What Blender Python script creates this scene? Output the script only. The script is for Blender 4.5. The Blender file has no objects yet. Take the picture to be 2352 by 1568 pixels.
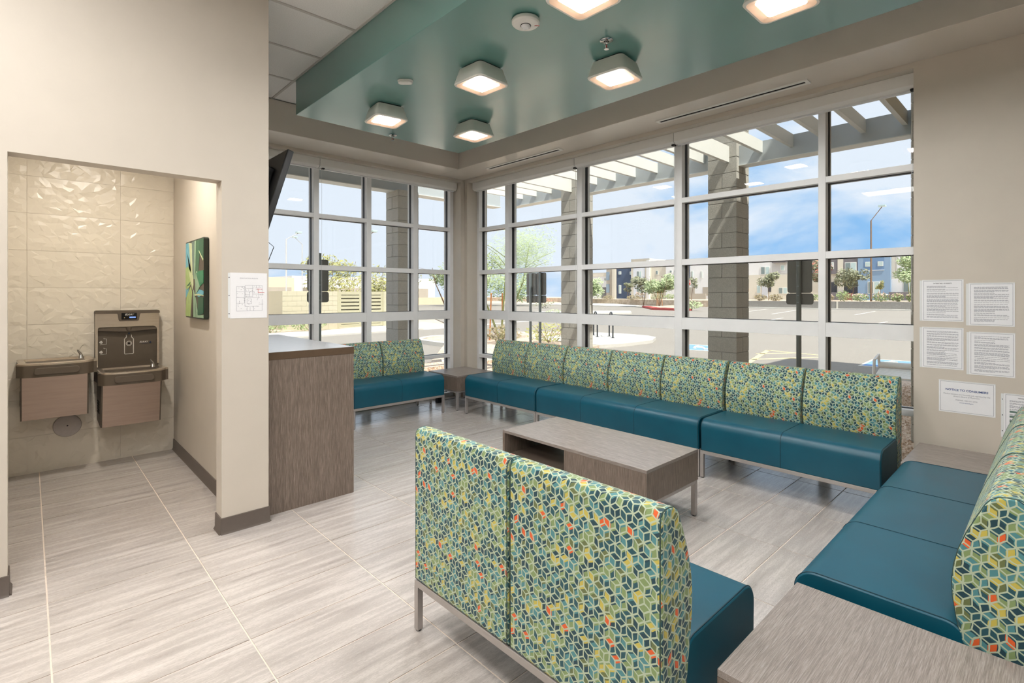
import bpy, bmesh, math, random
from mathutils import Vector, Matrix
R = math.radians
PI = math.pi
scene = bpy.context.scene
COL = scene.collection

# ------------------------------------------------------------------ camera
cam_d = bpy.data.cameras.new('camera')
cam = bpy.data.objects.new('camera', cam_d)
COL.objects.link(cam)
cam.location = (0, 0, 1.44)
cam.rotation_euler = (R(90), 0, R(-43.21))
cam_d.sensor_width = 36
cam_d.lens = 1182.7 / 2352 * 36
cam_d.shift_y = -107 / 2352
cam_d.clip_start = 0.05
cam_d.clip_end = 600
scene.camera = cam

# ------------------------------------------------------------------ light
vs = scene.view_settings
vs.view_transform = 'Standard'
vs.look = 'None'
vs.gamma = 1.0
vs.use_curve_mapping = False
vs.exposure = 0.9
SKY_STRENGTH = 0.60
SUN_STRENGTH = 3.3
LAMP_STRENGTH = 72.0
FILL_STRENGTH = 15.0
CAN_STRENGTH = 420.0

def S(r, g, b):
    def f(c):
        c = c / 255.0
        return c / 12.92 if c <= 0.04045 else ((c + 0.055) / 1.055) ** 2.4
    return (f(r), f(g), f(b), 1.0)

world = bpy.data.worlds.new('sky')
scene.world = world
world.use_nodes = True
wt = world.node_tree
wt.nodes.clear()
def nd(nt, t, ins=None, **at):
    n = nt.nodes.new(t)
    for k, v in at.items():
        setattr(n, k, v)
    for k, v in (ins or {}).items():
        s = n.inputs[k]
        if isinstance(v, bpy.types.NodeSocket):
            nt.links.new(v, s)
        else:
            s.default_value = v
    return n
def ramp(nt, fac, stops, interp='LINEAR'):
    n = nt.nodes.new('ShaderNodeValToRGB')
    n.color_ramp.interpolation = interp
    e = n.color_ramp.elements
    while len(e) > 1:
        e.remove(e[-1])
    e[0].position = stops[0][0]; e[0].color = stops[0][1]
    for p, c in stops[1:]:
        x = e.new(p); x.color = c
    nt.links.new(fac, n.inputs[0])
    return n.outputs[0]
def mth(nt, op, a, b=None, c=None, clamp=False):
    n = nt.nodes.new('ShaderNodeMath'); n.operation = op; n.use_clamp = clamp
    for i, v in enumerate((a, b, c)):
        if v is None: continue
        if isinstance(v, bpy.types.NodeSocket): nt.links.new(v, n.inputs[i])
        else: n.inputs[i].default_value = v
    return n.outputs[0]
def vmt(nt, op, a, b=None, c=None, out=0):
    n = nt.nodes.new('ShaderNodeVectorMath'); n.operation = op
    for i, v in enumerate((a, b, c)):
        if v is None: continue
        if isinstance(v, bpy.types.NodeSocket): nt.links.new(v, n.inputs[i])
        else: n.inputs[i].default_value = v
    return n.outputs[out]
def mixc(nt, f, a, b):
    n = nt.nodes.new('ShaderNodeMix'); n.data_type = 'RGBA'
    for k, v in ((0, f), (6, a), (7, b)):
        if isinstance(v, bpy.types.NodeSocket): nt.links.new(v, n.inputs[k])
        else: n.inputs[k].default_value = v
    return n.outputs[2]

tc = nd(wt, 'ShaderNodeTexCoord')
mp = nd(wt, 'ShaderNodeMapping', {'Vector': tc.outputs['Generated'], 'Scale': (1.0, 1.0, 2.2), 'Location': (0.35, 0.1, 0.0)})
cl = nd(wt, 'ShaderNodeTexNoise', {'Vector': mp.outputs[0], 'Scale': 3.4, 'Detail': 7.0, 'Roughness': 0.55, 'Distortion': 0.25})
sky_blue = S(142, 190, 238)
sky_white = S(226, 234, 247)
skc = ramp(wt, cl.outputs['Fac'], [(0.29, sky_blue), (0.39, S(194, 216, 243)), (0.48, sky_white)])
bg = nd(wt, 'ShaderNodeBackground', {'Color': skc, 'Strength': SKY_STRENGTH})
wo = nd(wt, 'ShaderNodeOutputWorld', {'Surface': bg.outputs[0]})

sun_d = bpy.data.lights.new('sun', 'SUN')
sun_d.energy = SUN_STRENGTH
sun_d.angle = R(0.6)
sun_d.color = (1.0, 0.95, 0.87)
sun = bpy.data.objects.new('sun', sun_d)
COL.objects.link(sun)
sun.location = (-5, -20, 30)
sun.rotation_euler = Vector((0.143, 0.588, -1.0)).to_track_quat('-Z', 'Y').to_euler()

scene.cycles.max_bounces = 5
scene.cycles.diffuse_bounces = 3
scene.cycles.glossy_bounces = 2
scene.cycles.transparent_max_bounces = 8
scene.cycles.use_adaptive_sampling = True
scene.cycles.adaptive_threshold = 0.1
scene.cycles.adaptive_min_samples = 12
scene.cycles.transmission_bounces = 4
scene.cycles.sample_clamp_indirect = 6.0
scene.cycles.caustics_reflective = False
scene.cycles.caustics_refractive = False

# ------------------------------------------------------------------ materials
MATS = {}
def mat0(name):
    m = bpy.data.materials.new(name); m.use_nodes = True
    nt = m.node_tree; nt.nodes.clear()
    b = nd(nt, 'ShaderNodeBsdfPrincipled')
    nd(nt, 'ShaderNodeOutputMaterial', {'Surface': b.outputs[0]})
    MATS[name] = m
    return m, nt, b
def simple(name, col, rough=0.5, metal=0.0, var=0.04, scale=30.0, bump=0.0, spec=0.5):
    m, nt, b = mat0(name)
    t = nd(nt, 'ShaderNodeTexCoord')
    n = nd(nt, 'ShaderNodeTexNoise', {'Vector': t.outputs['Object'], 'Scale': scale, 'Detail': 3.0})
    lo = tuple(c * (1 - var) for c in col[:3]) + (1,)
    hi = tuple(min(1, c * (1 + var)) for c in col[:3]) + (1,)
    nt.links.new(ramp(nt, n.outputs['Fac'], [(0.3, lo), (0.7, hi)]), b.inputs['Base Color'])
    b.inputs['Roughness'].default_value = rough
    b.inputs['Metallic'].default_value = metal
    b.inputs['Specular IOR Level'].default_value = spec
    if bump:
        bp = nd(nt, 'ShaderNodeBump', {'Strength': bump, 'Distance': 0.002, 'Height': n.outputs['Fac']})
        nt.links.new(bp.outputs[0], b.inputs['Normal'])
    return m
def emit(name, col, strength):
    m = bpy.data.materials.new(name); m.use_nodes = True
    nt = m.node_tree; nt.nodes.clear()
    e = nd(nt, 'ShaderNodeEmission', {'Color': col, 'Strength': strength})
    nd(nt, 'ShaderNodeOutputMaterial', {'Surface': e.outputs[0]})
    MATS[name] = m
    return m

simple('wall_paint', S(207, 198, 185), 0.55, var=0.015, scale=6, bump=0.05)
simple('soffit_paint', S(216, 207, 195), 0.28, var=0.01, scale=4)
simple('teal_paint', S(96, 148, 141), 0.3, var=0.02, scale=3, spec=0.8)
for n_ in MATS['teal_paint'].node_tree.nodes:
    if n_.type == 'BSDF_PRINCIPLED':
        n_.inputs['Coat Weight'].default_value = 0.8; n_.inputs['Coat Roughness'].default_value = 0.2; n_.inputs['Coat IOR'].default_value = 1.7
simple('aluminium', S(236, 236, 236), 0.34, metal=0.0, var=0.02, scale=8)
simple('gasket_black', S(22, 22, 26), 0.5)
simple('shade_fascia', S(240, 238, 234), 0.4, var=0.01)
simple('cove_base', S(100, 90, 83), 0.45, var=0.03)
simple('steel_leg', S(178, 172, 168), 0.38, metal=0.55, var=0.03)
simple('white_plastic', S(238, 236, 230), 0.35, var=0.01)
simple('lamp_white', S(236, 234, 226), 0.5, var=0.01)
simple('lamp_inner', S(226, 190, 160), 0.6, var=0.01)
simple('chrome', S(205, 205, 205), 0.15, metal=1.0, var=0.05)
simple('black_plastic', S(20, 20, 23), 0.35, var=0.1)
simple('black_screen', S(8, 8, 12), 0.08, var=0.0)
simple('dark_slot', S(12, 12, 12), 0.9)
simple('paper', S(240, 240, 242), 0.6, var=0.01)
simple('sleeve', S(232, 234, 234), 0.12, var=0.01)
simple('ink', S(132, 132, 142), 0.8)
simple('ink_dark', S(62, 60, 70), 0.8)
simple('ink_blue', S(58, 84, 138), 0.8)
simple('ink_red', S(205, 70, 70), 0.8)
simple('vinyl_seam', S(6, 48, 60), 0.6)
simple('grout', S(228, 214, 200), 0.8, var=0.05, scale=60)
simple('act_bar', S(205, 200, 194), 0.5, var=0.01)
simple('nook_tile', S(232, 224, 208), 0.3, var=0.015, scale=5)
simple('fountain_taupe', S(96, 86, 74), 0.42, var=0.03)
simple('icon_white', S(225, 223, 216), 0.5)
simple('icon_navy', S(28, 50, 80), 0.4)
simple('plate_grey', S(196, 188, 184), 0.4)
simple('edge_brown', S(92, 74, 57), 0.4, var=0.05)
simple('worktop', S(182, 182, 184), 0.24, var=0.02, scale=40)

def brushed(name, c1, c2, rough, axis_scale):
    m, nt, b = mat0(name)
    t = nd(nt, 'ShaderNodeTexCoord')
    mpp = nd(nt, 'ShaderNodeMapping', {'Vector': t.outputs['Object'], 'Scale': axis_scale})
    n = nd(nt, 'ShaderNodeTexNoise', {'Vector': mpp.outputs[0], 'Scale': 1.0, 'Detail': 4.0})
    nt.links.new(ramp(nt, n.outputs['Fac'], [(0.3, c1), (0.7, c2)]), b.inputs['Base Color'])
    b.inputs['Metallic'].default_value = 0.9
    b.inputs['Roughness'].default_value = rough
    return m
brushed('stainless', S(206, 194, 178), S(220, 210, 196), 0.26, (6, 6, 300))
brushed('bronze_steel', S(172, 154, 142), S(180, 162, 150), 0.34, (4, 4, 60))

def wood(name, c_dark, c_mid, c_light, sc, rough=0.42):
    m, nt, b = mat0(name)
    t = nd(nt, 'ShaderNodeTexCoord')
    mpp = nd(nt, 'ShaderNodeMapping', {'Vector': t.outputs['Object'], 'Scale': sc})
    n = nd(nt, 'ShaderNodeTexNoise', {'Vector': mpp.outputs[0], 'Scale': 1.0, 'Detail': 6.0, 'Roughness': 0.7})
    n2 = nd(nt, 'ShaderNodeTexNoise', {'Vector': mpp.outputs[0], 'Scale': 0.16, 'Detail': 2.0})
    f = mth(nt, 'ADD', mth(nt, 'MULTIPLY', n.outputs['Fac'], 0.88), mth(nt, 'MULTIPLY', n2.outputs['Fac'], 0.12))
    nt.links.new(ramp(nt, f, [(0.34, c_dark), (0.5, c_mid), (0.64, c_light)]), b.inputs['Base Color'])
    b.inputs['Roughness'].default_value = rough
    bp = nd(nt, 'ShaderNodeBump', {'Strength': 0.12, 'Distance': 0.001, 'Height': n.outputs['Fac']})
    nt.links.new(bp.outputs[0], b.inputs['Normal'])
    return m
WD = (S(88, 76, 67), S(120, 106, 95), S(150, 136, 124))
wood('wood_v', *WD, (380, 380, 12))
wood('wood_y_lit', S(120, 110, 104), S(144, 134, 127), S(166, 157, 150), (420, 14, 420), 0.26)  # table tops: paler than the sides, window sheen put into the colour
wood('wood_x_lit', S(120, 110, 104), S(144, 134, 127), S(166, 157, 150), (14, 420, 420), 0.26)  # same sheen-lightened tone, grain along x

# striped porcelain floor tile: streaks along the long side, each tile its own cut
m, nt, b = mat0('floor_tile')
t = nd(nt, 'ShaderNodeTexCoord'); oi = nd(nt, 'ShaderNodeObjectInfo')
off = nd(nt, 'ShaderNodeCombineXYZ', {'X': mth(nt, 'MULTIPLY', oi.outputs['Random'], 37.0), 'Y': mth(nt, 'MULTIPLY', oi.outputs['Random'], 91.0), 'Z': oi.outputs['Random']})
vv = vmt(nt, 'ADD', t.outputs['Object'], off.outputs[0])
s1 = nd(nt, 'ShaderNodeMapping', {'Vector': vv, 'Scale': (2.4, 30.0, 1.0)})
n1 = nd(nt, 'ShaderNodeTexNoise', {'Vector': s1.outputs[0], 'Scale': 1.0, 'Detail': 5.0, 'Roughness': 0.6})
s2 = nd(nt, 'ShaderNodeMapping', {'Vector': vv, 'Scale': (60.0, 330.0, 1.0)})
n2 = nd(nt, 'ShaderNodeTexNoise', {'Vector': s2.outputs[0], 'Scale': 1.0, 'Detail': 4.0, 'Roughness': 0.75})
f = mth(nt, 'ADD', mth(nt, 'MULTIPLY', n1.outputs['Fac'], 0.55), mth(nt, 'MULTIPLY', n2.outputs['Fac'], 0.45))
c = ramp(nt, f, [(0.34, S(150, 142, 136)), (0.45, S(182, 174, 168)), (0.54, S(199, 191, 185)), (0.64, S(212, 205, 199))])
nt.links.new(c, b.inputs['Base Color'])
nt.links.new(ramp(nt, f, [(0.3, (0.3, 0.3, 0.3, 1)), (0.7, (0.22, 0.22, 0.22, 1))]), b.inputs['Roughness'])
b.inputs['Coat Weight'].default_value = 0.5; b.inputs['Coat Roughness'].default_value = 0.22; b.inputs['Coat IOR'].default_value = 1.6
bp = nd(nt, 'ShaderNodeBump', {'Strength': 0.10, 'Distance': 0.001, 'Height': n2.outputs['Fac']})
nt.links.new(bp.outputs[0], b.inputs['Normal'])

# teal vinyl with fine leather grain
m, nt, b = mat0('vinyl')
t = nd(nt, 'ShaderNodeTexCoord')
vo = nd(nt, 'ShaderNodeTexVoronoi', {'Vector': t.outputs['Object'], 'Scale': 700.0})
nz = nd(nt, 'ShaderNodeTexNoise', {'Vector': t.outputs['Object'], 'Scale': 5.0, 'Detail': 2.0})
nt.links.new(ramp(nt, nz.outputs['Fac'], [(0.3, S(4, 76, 96)), (0.7, S(6, 83, 103))]), b.inputs['Base Color'])
b.inputs['Roughness'].default_value = 0.38
bp = nd(nt, 'ShaderNodeBump', {'Strength': 0.12, 'Distance': 0.0006, 'Height': vo.outputs['Distance']})
nt.links.new(bp.outputs[0], b.inputs['Normal'])

# tumbling-block upholstery: pale lines in a rhombus net over a colour layer printed out of register
def hexcell(nt, p):
    r3 = math.sqrt(3)
    hs = (0.5, r3 / 2, 1.0); ms = (-0.5, -r3 / 2, -1.0)
    a = vmt(nt, 'WRAP', p, hs, ms)
    bb = vmt(nt, 'WRAP', vmt(nt, 'SUBTRACT', p, (0.5, r3 / 2, 0)), hs, ms)
    la = vmt(nt, 'LENGTH', a, out=1); lb = vmt(nt, 'LENGTH', bb, out=1)
    f = mth(nt, 'LESS_THAN', la, lb)
    mx = nt.nodes.new('ShaderNodeMix'); mx.data_type = 'VECTOR'
    nt.links.new(f, mx.inputs[0]); nt.links.new(bb, mx.inputs[4]); nt.links.new(a, mx.inputs[5])
    q = mx.outputs[1]
    sp = nd(nt, 'ShaderNodeSeparateXYZ', {0: q})
    x, y = sp.outputs[0], sp.outputs[1]
    d1 = y
    d2 = mth(nt, 'ADD', mth(nt, 'MULTIPLY', x, -0.8660254), mth(nt, 'MULTIPLY', y, -0.5))
    d3 = mth(nt, 'ADD', mth(nt, 'MULTIPLY', x, 0.8660254), mth(nt, 'MULTIPLY', y, -0.5))
    return q, x, y, d1, d2, d3
def block_fabric(name, lo_sat=0.0):
    m, nt, b = mat0(name)
    uv = nd(nt, 'ShaderNodeUVMap')
    wob = nd(nt, 'ShaderNodeTexNoise', {'Vector': uv.outputs[0], 'Scale': 26.0, 'Detail': 1.0})
    p0 = vmt(nt, 'ADD', uv.outputs[0], vmt(nt, 'SCALE', vmt(nt, 'SUBTRACT', wob.outputs['Color'], (0.5, 0.5, 0.5)), None))
    sc = p0.node.inputs[1].links[0].from_node
    sc.inputs['Scale'].default_value = 0.012
    p = vmt(nt, 'MULTIPLY', p0, (1 / 0.038, 1 / 0.041, 0.0))
    q, x, y, d1, d2, d3 = hexcell(nt, p)
    ax = mth(nt, 'ABSOLUTE', x); ay = mth(nt, 'ABSOLUTE', y)
    hd = mth(nt, 'MAXIMUM', ax, mth(nt, 'ADD', mth(nt, 'MULTIPLY', ax, 0.5), mth(nt, 'MULTIPLY', ay, 0.8660254)))
    edge = mth(nt, 'SUBTRACT', 0.5, hd)
    r2 = mth(nt, 'ADD', mth(nt, 'MULTIPLY', x, x), mth(nt, 'MULTIPLY', y, y))
    dist = edge
    for d in (d1, d2, d3):
        s = mth(nt, 'SQRT', mth(nt, 'MAXIMUM', mth(nt, 'SUBTRACT', r2, mth(nt, 'MULTIPLY', d, d)), 0.0))
        s = mth(nt, 'ADD', s, mth(nt, 'MULTIPLY', mth(nt, 'LESS_THAN', d, 0.0), 5.0))
        dist = mth(nt, 'MINIMUM', dist, s)
    line = mth(nt, 'LESS_THAN', dist, 0.052)
    # colour layer, shifted
    pc = vmt(nt, 'ADD', p, (0.10, 0.13, 0.0))
    q, x, y, d1, d2, d3 = hexcell(nt, pc)
    cen = vmt(nt, 'SUBTRACT', pc, q)
    cen = vmt(nt, 'MULTIPLY', cen, (2.0, 2 / math.sqrt(3), 0.0))
    cs = nd(nt, 'ShaderNodeSeparateXYZ', {0: cen})
    cx = mth(nt, 'ROUND', cs.outputs[0]); cy = mth(nt, 'ROUND', cs.outputs[1])
    k1 = mth(nt, 'LESS_THAN', d1, mth(nt, 'MINIMUM', d2, d3))
    k2 = mth(nt, 'LESS_THAN', d2, mth(nt, 'MINIMUM', d1, d3))
    sec = mth(nt, 'ADD', k1, mth(nt, 'MULTIPLY', k2, 2.0))
    idv = nd(nt, 'ShaderNodeCombineXYZ', {'X': cx, 'Y': cy, 'Z': sec})
    wn = nd(nt, 'ShaderNodeTexWhiteNoise', {'Vector': idv.outputs[0]})
    idc = nd(nt, 'ShaderNodeCombineXYZ', {'X': cx, 'Y': cy, 'Z': 7.0})
    wc = nd(nt, 'ShaderNodeTexNoise', {'Vector': idc.outputs[0], 'Scale': 0.33, 'Detail': 1.0})
    fac = mth(nt, 'ADD', mth(nt, 'MULTIPLY', wn.outputs['Value'], 0.85), mth(nt, 'MULTIPLY', mth(nt, 'SUBTRACT', wc.outputs['Fac'], 0.36), 0.5))
    col = ramp(nt, fac, [(0.0, S(26, 66, 78)), (0.2, S(34, 84, 94)), (0.41, S(80, 140, 145)), (0.57, S(106, 116, 70)), (0.64, S(134, 156, 102)), (0.83, S(202, 186, 84))], 'CONSTANT')
    org = mth(nt, 'GREATER_THAN', wn.outputs['Value'], 0.975)
    col = mixc(nt, org, col, S(230, 98, 40))
    full = mixc(nt, line, col, S(186, 200, 172))
    # weave
    wv = nd(nt, 'ShaderNodeTexNoise', {'Vector': uv.outputs[0], 'Scale': 900.0, 'Detail': 1.0})
    full = mixc(nt, mth(nt, 'MULTIPLY', wv.outputs['Fac'], 0.16), full, (0.0, 0.0, 0.0, 1.0))
    nt.links.new(full, b.inputs['Base Color'])
    b.inputs['Roughness'].default_value = 0.75
    b.inputs['Sheen Weight'].default_value = 0.15
    bp = nd(nt, 'ShaderNodeBump', {'Strength': 0.25, 'Distance': 0.0012, 'Height': mth(nt, 'ADD', line, mth(nt, 'MULTIPLY', wv.outputs['Fac'], 0.4))})
    nt.links.new(bp.outputs[0], b.inputs['Normal'])
    return m
block_fabric('block_fabric')

# acoustic tile
m, nt, b = mat0('act_tile')
t = nd(nt, 'ShaderNodeTexCoord')
n = nd(nt, 'ShaderNodeTexNoise', {'Vector': t.outputs['Object'], 'Scale': 160.0, 'Detail': 3.0})
nt.links.new(ramp(nt, n.outputs['Fac'], [(0.35, S(232, 230, 227)), (0.6, S(242, 240, 237))]), b.inputs['Base Color'])
b.inputs['Roughness'].default_value = 0.9
bp = nd(nt, 'ShaderNodeBump', {'Strength': 0.25, 'Distance': 0.002, 'Height': n.outputs['Fac']})
nt.links.new(bp.outputs[0], b.inputs['Normal'])

# window glass: clear with a weak fresnel reflection
m = bpy.data.materials.new('glass'); m.use_nodes = True; MATS['glass'] = m
nt = m.node_tree; nt.nodes.clear()
tr = nd(nt, 'ShaderNodeBsdfTransparent', {'Color': (0.97, 0.985, 0.98, 1)})
gl = nd(nt, 'ShaderNodeBsdfGlossy', {'Color': (1, 1, 1, 1), 'Roughness': 0.0})
lwt = nd(nt, 'ShaderNodeLayerWeight', {'Blend': 0.5})
fr = mth(nt, 'ADD', mth(nt, 'MULTIPLY', mth(nt, 'POWER', lwt.outputs['Facing'], 5.0), 0.5), 0.012)
mx = nd(nt, 'ShaderNodeMixShader', {0: fr, 1: tr.outputs[0], 2: gl.outputs[0]})
nd(nt, 'ShaderNodeOutputMaterial', {'Surface': mx.outputs[0]})

emit('lamp_panel', (1.0, 0.985, 0.96, 1), LAMP_STRENGTH)
emit('fill_glow', (1.0, 0.98, 0.955, 1), FILL_STRENGTH)
emit('can_light', (1.0, 0.93, 0.84, 1), CAN_STRENGTH)
emit('display_glow', S(120, 150, 235), 1.0)

# outdoors
def speck(name, c1, c2, c3, scale, rough=0.9, bump=0.3):
    m, nt, b = mat0(name)
    t = nd(nt, 'ShaderNodeTexCoord')
    v = nd(nt, 'ShaderNodeTexVoronoi', {'Vector': t.outputs['Object'], 'Scale': scale})
    n = nd(nt, 'ShaderNodeTexNoise', {'Vector': t.outputs['Object'], 'Scale': 0.35, 'Detail': 4.0})
    f = mth(nt, 'ADD', mth(nt, 'MULTIPLY', nd(nt, 'ShaderNodeSeparateXYZ', {0: v.outputs['Color']}).outputs[0], 0.6), mth(nt, 'MULTIPLY', n.outputs['Fac'], 0.4))
    nt.links.new(ramp(nt, f, [(0.2, c1), (0.5, c2), (0.8, c3)]), b.inputs['Base Color'])
    b.inputs['Roughness'].default_value = rough
    if bump:
        bp = nd(nt, 'ShaderNodeBump', {'Strength': bump, 'Distance': 0.01, 'Height': v.outputs['Distance']})
        nt.links.new(bp.outputs[0], b.inputs['Normal'])
    return m
speck('asphalt', S(142, 135, 126), S(150, 143, 134), S(158, 151, 142), 60.0, bump=0.1)
speck('gravel', S(176, 146, 122), S(214, 190, 168), S(236, 220, 204), 42.0, bump=0.8)
speck('gravel_far', S(188, 168, 146), S(204, 184, 162), S(216, 198, 178), 3.0, bump=0)
speck('concrete', S(196, 192, 184), S(206, 202, 194), S(214, 210, 202), 90.0, bump=0.05)
speck('cmu_grey', S(176, 173, 164), S(186, 183, 174), S(196, 193, 184), 130.0, bump=0.35)
speck('cmu_cream', S(190, 182, 158), S(198, 190, 166), S(206, 198, 174), 120.0, bump=0.2)
speck('cmu_low', S(132, 128, 122), S(142, 138, 132), S(152, 148, 142), 20.0, bump=0)
simple('mortar', S(150, 147, 140), 0.9)
simple('stucco_beige', S(176, 154, 122), 0.9, var=0.03)
simple('pergola_paint', S(232, 233, 228), 0.45, var=0.02, scale=3)
simple('beam_paint', S(190, 197, 200), 0.45, var=0.02, scale=3)
simple('gate_paint', S(186, 180, 152), 0.55)
simple('gate_slot', S(84, 80, 66), 0.8)
simple('post_green', S(116, 122, 120), 0.4, metal=0.4)
simple('sign_back', S(116, 115, 109), 0.45, metal=0.2)
simple('galv', S(140, 150, 152), 0.4, metal=0.6)
simple('rack_black', S(60, 62, 66), 0.35, metal=0.3)
simple('paint_white', S(222, 218, 210), 0.8)
simple('paint_yellow', S(232, 212, 158), 0.8)
simple('paint_blue', S(120, 160, 214), 0.8)
simple('curb_red', S(186, 84, 80), 0.8)
simple('stop_red', S(206, 62, 50), 0.5)
simple('stake_wood', S(206, 138, 86), 0.8)
simple('bark_green', S(140, 146, 96), 0.8)
simple('bark_brown', S(132, 108, 88), 0.9)
simple('leaf_palo', S(178, 192, 146), 0.7, var=0.15, scale=3)
simple('leaf_olive', S(144, 146, 116), 0.7, var=0.2, scale=3)
simple('leaf_green', S(148, 162, 112), 0.7, var=0.2, scale=3)
simple('leaf_red', S(206, 128, 108), 0.7, var=0.1, scale=3)
simple('leaf_yellow', S(164, 162, 104), 0.7, var=0.15, scale=3)
simple('leaf_dry', S(150, 138, 106), 0.8, var=0.15, scale=3)
simple('flower_pink', S(228, 196, 184), 0.8, var=0.1)
for nme, cc in (('house_white', (226, 226, 226)), ('house_cream', (212, 206, 192)), ('house_tan', (176, 168, 156)), ('house_navy', (78, 92, 116)), ('house_blue', (138, 164, 192)), ('house_bluedeep', (112, 142, 178)), ('house_greyblue', (140, 158, 174)), ('house_dark', (118, 114, 118)), ('house_grey', (196, 196, 196)), ('house_panel', (214, 218, 226))):
    simple(nme, S(*cc), 0.9, var=0.03, scale=0.6)
simple('house_frame', S(232, 232, 226), 0.6)
simple('house_glass', S(128, 142, 142), 0.2)
simple('house_glass_pale', S(186, 206, 206), 0.2)
simple('house_black', S(66, 68, 76), 0.4)
simple('house_gate', S(150, 100, 90), 0.8)
simple('far_wall', S(226, 206, 178), 0.9)
simple('mailbox_grey', S(190, 200, 206), 0.6)
simple('mailbox_cap', S(226, 168, 118), 0.8)
simple('roof_membrane', S(190, 186, 178), 0.9)
# ------------------------------------------------------------------ mesh helpers
class MB:
    def __init__(s):
        s.v = []; s.f = []; s.uv = []          # uv per face: list of tuples or None
    def add(s, vs, fs, uvs=None):
        o = len(s.v)
        s.v += [tuple(p) for p in vs]
        for i, f in enumerate(fs):
            s.f.append(tuple(k + o for k in f))
            s.uv.append(uvs[i] if uvs else None)
        return s
    def box(s, x0, x1, y0, y1, z0, z1):
        vs = [(x0, y0, z0), (x1, y0, z0), (x1, y1, z0), (x0, y1, z0), (x0, y0, z1), (x1, y0, z1), (x1, y1, z1), (x0, y1, z1)]
        return s.add(vs, [(3, 2, 1, 0), (4, 5, 6, 7), (0, 1, 5, 4), (1, 2, 6, 5), (2, 3, 7, 6), (3, 0, 4, 7)])
    def prism(s, poly, plane, lo, hi):
        """poly in the plane's own two axes, extruded between lo and hi along the third"""
        n = len(poly)
        ar = sum(poly[i][0] * poly[(i + 1) % n][1] - poly[(i + 1) % n][0] * poly[i][1] for i in range(n))
        if ar < 0: poly = poly[::-1]
        def P(a, b, c):
            return {'XY': (a, b, c), 'XZ': (a, c, b), 'YZ': (c, a, b)}[plane]
        vs = [P(a, b, lo) for a, b in poly] + [P(a, b, hi) for a, b in poly]
        fs = [tuple(range(n - 1, -1, -1)), tuple(range(n, 2 * n))]
        fs += [(i, (i + 1) % n, n + (i + 1) % n, n + i) for i in range(n)]
        if plane == 'XZ': fs = [f[::-1] for f in fs]
        arc = [0.0]
        for i in range(n):
            a, b = poly[i], poly[(i + 1) % n]
            arc.append(arc[-1] + math.hypot(a[0] - b[0], a[1] - b[1]))
        uvs = [[poly[i] for i in range(n - 1, -1, -1)], [poly[i] for i in range(n)]]
        uvs += [[(lo, arc[i]), (lo, arc[i + 1]), (hi, arc[i + 1]), (hi, arc[i])] for i in range(n)]
        if plane == 'XZ': uvs = [u[::-1] for u in uvs]
        return s.add(vs, fs, uvs)
    def tube(s, pts, r, n=8, closed=False, r_end=None, caps=True):
        pts = [Vector(p) for p in pts]
        m = len(pts); base = len(s.v); up = Vector((0, 0, 1))
        prev = None
        rings = []
        for i, p in enumerate(pts):
            if closed: t = pts[(i + 1) % m] - pts[i - 1]
            elif i == 0: t = pts[1] - p
            elif i == m - 1: t = p - pts[i - 1]
            else: t = pts[i + 1] - pts[i - 1]
            t.normalize()
            if prev is None:
                a = up if abs(t.z) < 0.9 else Vector((1, 0, 0))
                nrm = (a - t * a.dot(t)).normalized()
            else:
                nrm = (prev - t * prev.dot(t))
                nrm = nrm.normalized() if nrm.length > 1e-6 else prev
            prev = nrm
            bn = t.cross(nrm)
            rr = r if r_end is None else r + (r_end - r) * i / max(1, m - 1)
            rings.append([p + nrm * (rr * math.cos(2 * PI * k / n)) + bn * (rr * math.sin(2 * PI * k / n)) for k in range(n)])
        vs = [v for ring in rings for v in ring]
        fs = []
        for i in range(m if closed else m - 1):
            j = (i + 1) % m
            for k in range(n):
                l = (k + 1) % n
                fs.append((i * n + k, i * n + l, j * n + l, j * n + k))
        if not closed and caps:
            fs.append(tuple(range(n - 1, -1, -1))); fs.append(tuple((m - 1) * n + k for k in range(n)))
        return s.add(vs, fs)
    def lathe(s, prof, c, n=24, axis='Z'):
        """prof: (radius, height) list; closed with caps when the end radius is 0"""
        vs = []; fs = []
        for r, h in prof:
            for k in range(n):
                a = 2 * PI * k / n
                p = (r * math.cos(a), r * math.sin(a), h)
                if axis == 'Y': p = (p[0], p[2], p[1])
                if axis == 'X': p = (p[2], p[0], p[1])
                vs.append((c[0] + p[0], c[1] + p[1], c[2] + p[2]))
        for i in range(len(prof) - 1):
            for k in range(n):
                l = (k + 1) % n
                q = (i * n + k, i * n + l, (i + 1) * n + l, (i + 1) * n + k)
                fs.append(q if axis != 'Y' else q[::-1])
        for i, rev in ((0, True), (len(prof) - 1, False)):
            if prof[i][0] > 1e-5:
                f = tuple(i * n + k for k in range(n))
                if axis == 'Y': rev = not rev
                fs.append(f[::-1] if rev else f)
        return s.add(vs, fs)
    def quad(s, a, b, c, d):
        return s.add([a, b, c, d], [(0, 1, 2, 3)])
    def poly(s, pts):
        return s.add(pts, [tuple(range(len(pts)))])
    def mesh(s, name, smooth=None):
        me = bpy.data.meshes.new(name)
        me.from_pydata(s.v, [], s.f)
        if any(u for u in s.uv):
            ul = me.uv_layers.new(name='UVMap')
            for p, u in zip(me.polygons, s.uv):
                if u:
                    for li, q in zip(p.loop_indices, u): ul.data[li].uv = q
        me.validate()
        if smooth is not None:
            for p in me.polygons: p.use_smooth = True
            me.set_sharp_from_angle(angle=R(smooth))
        me.update()
        return me

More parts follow.
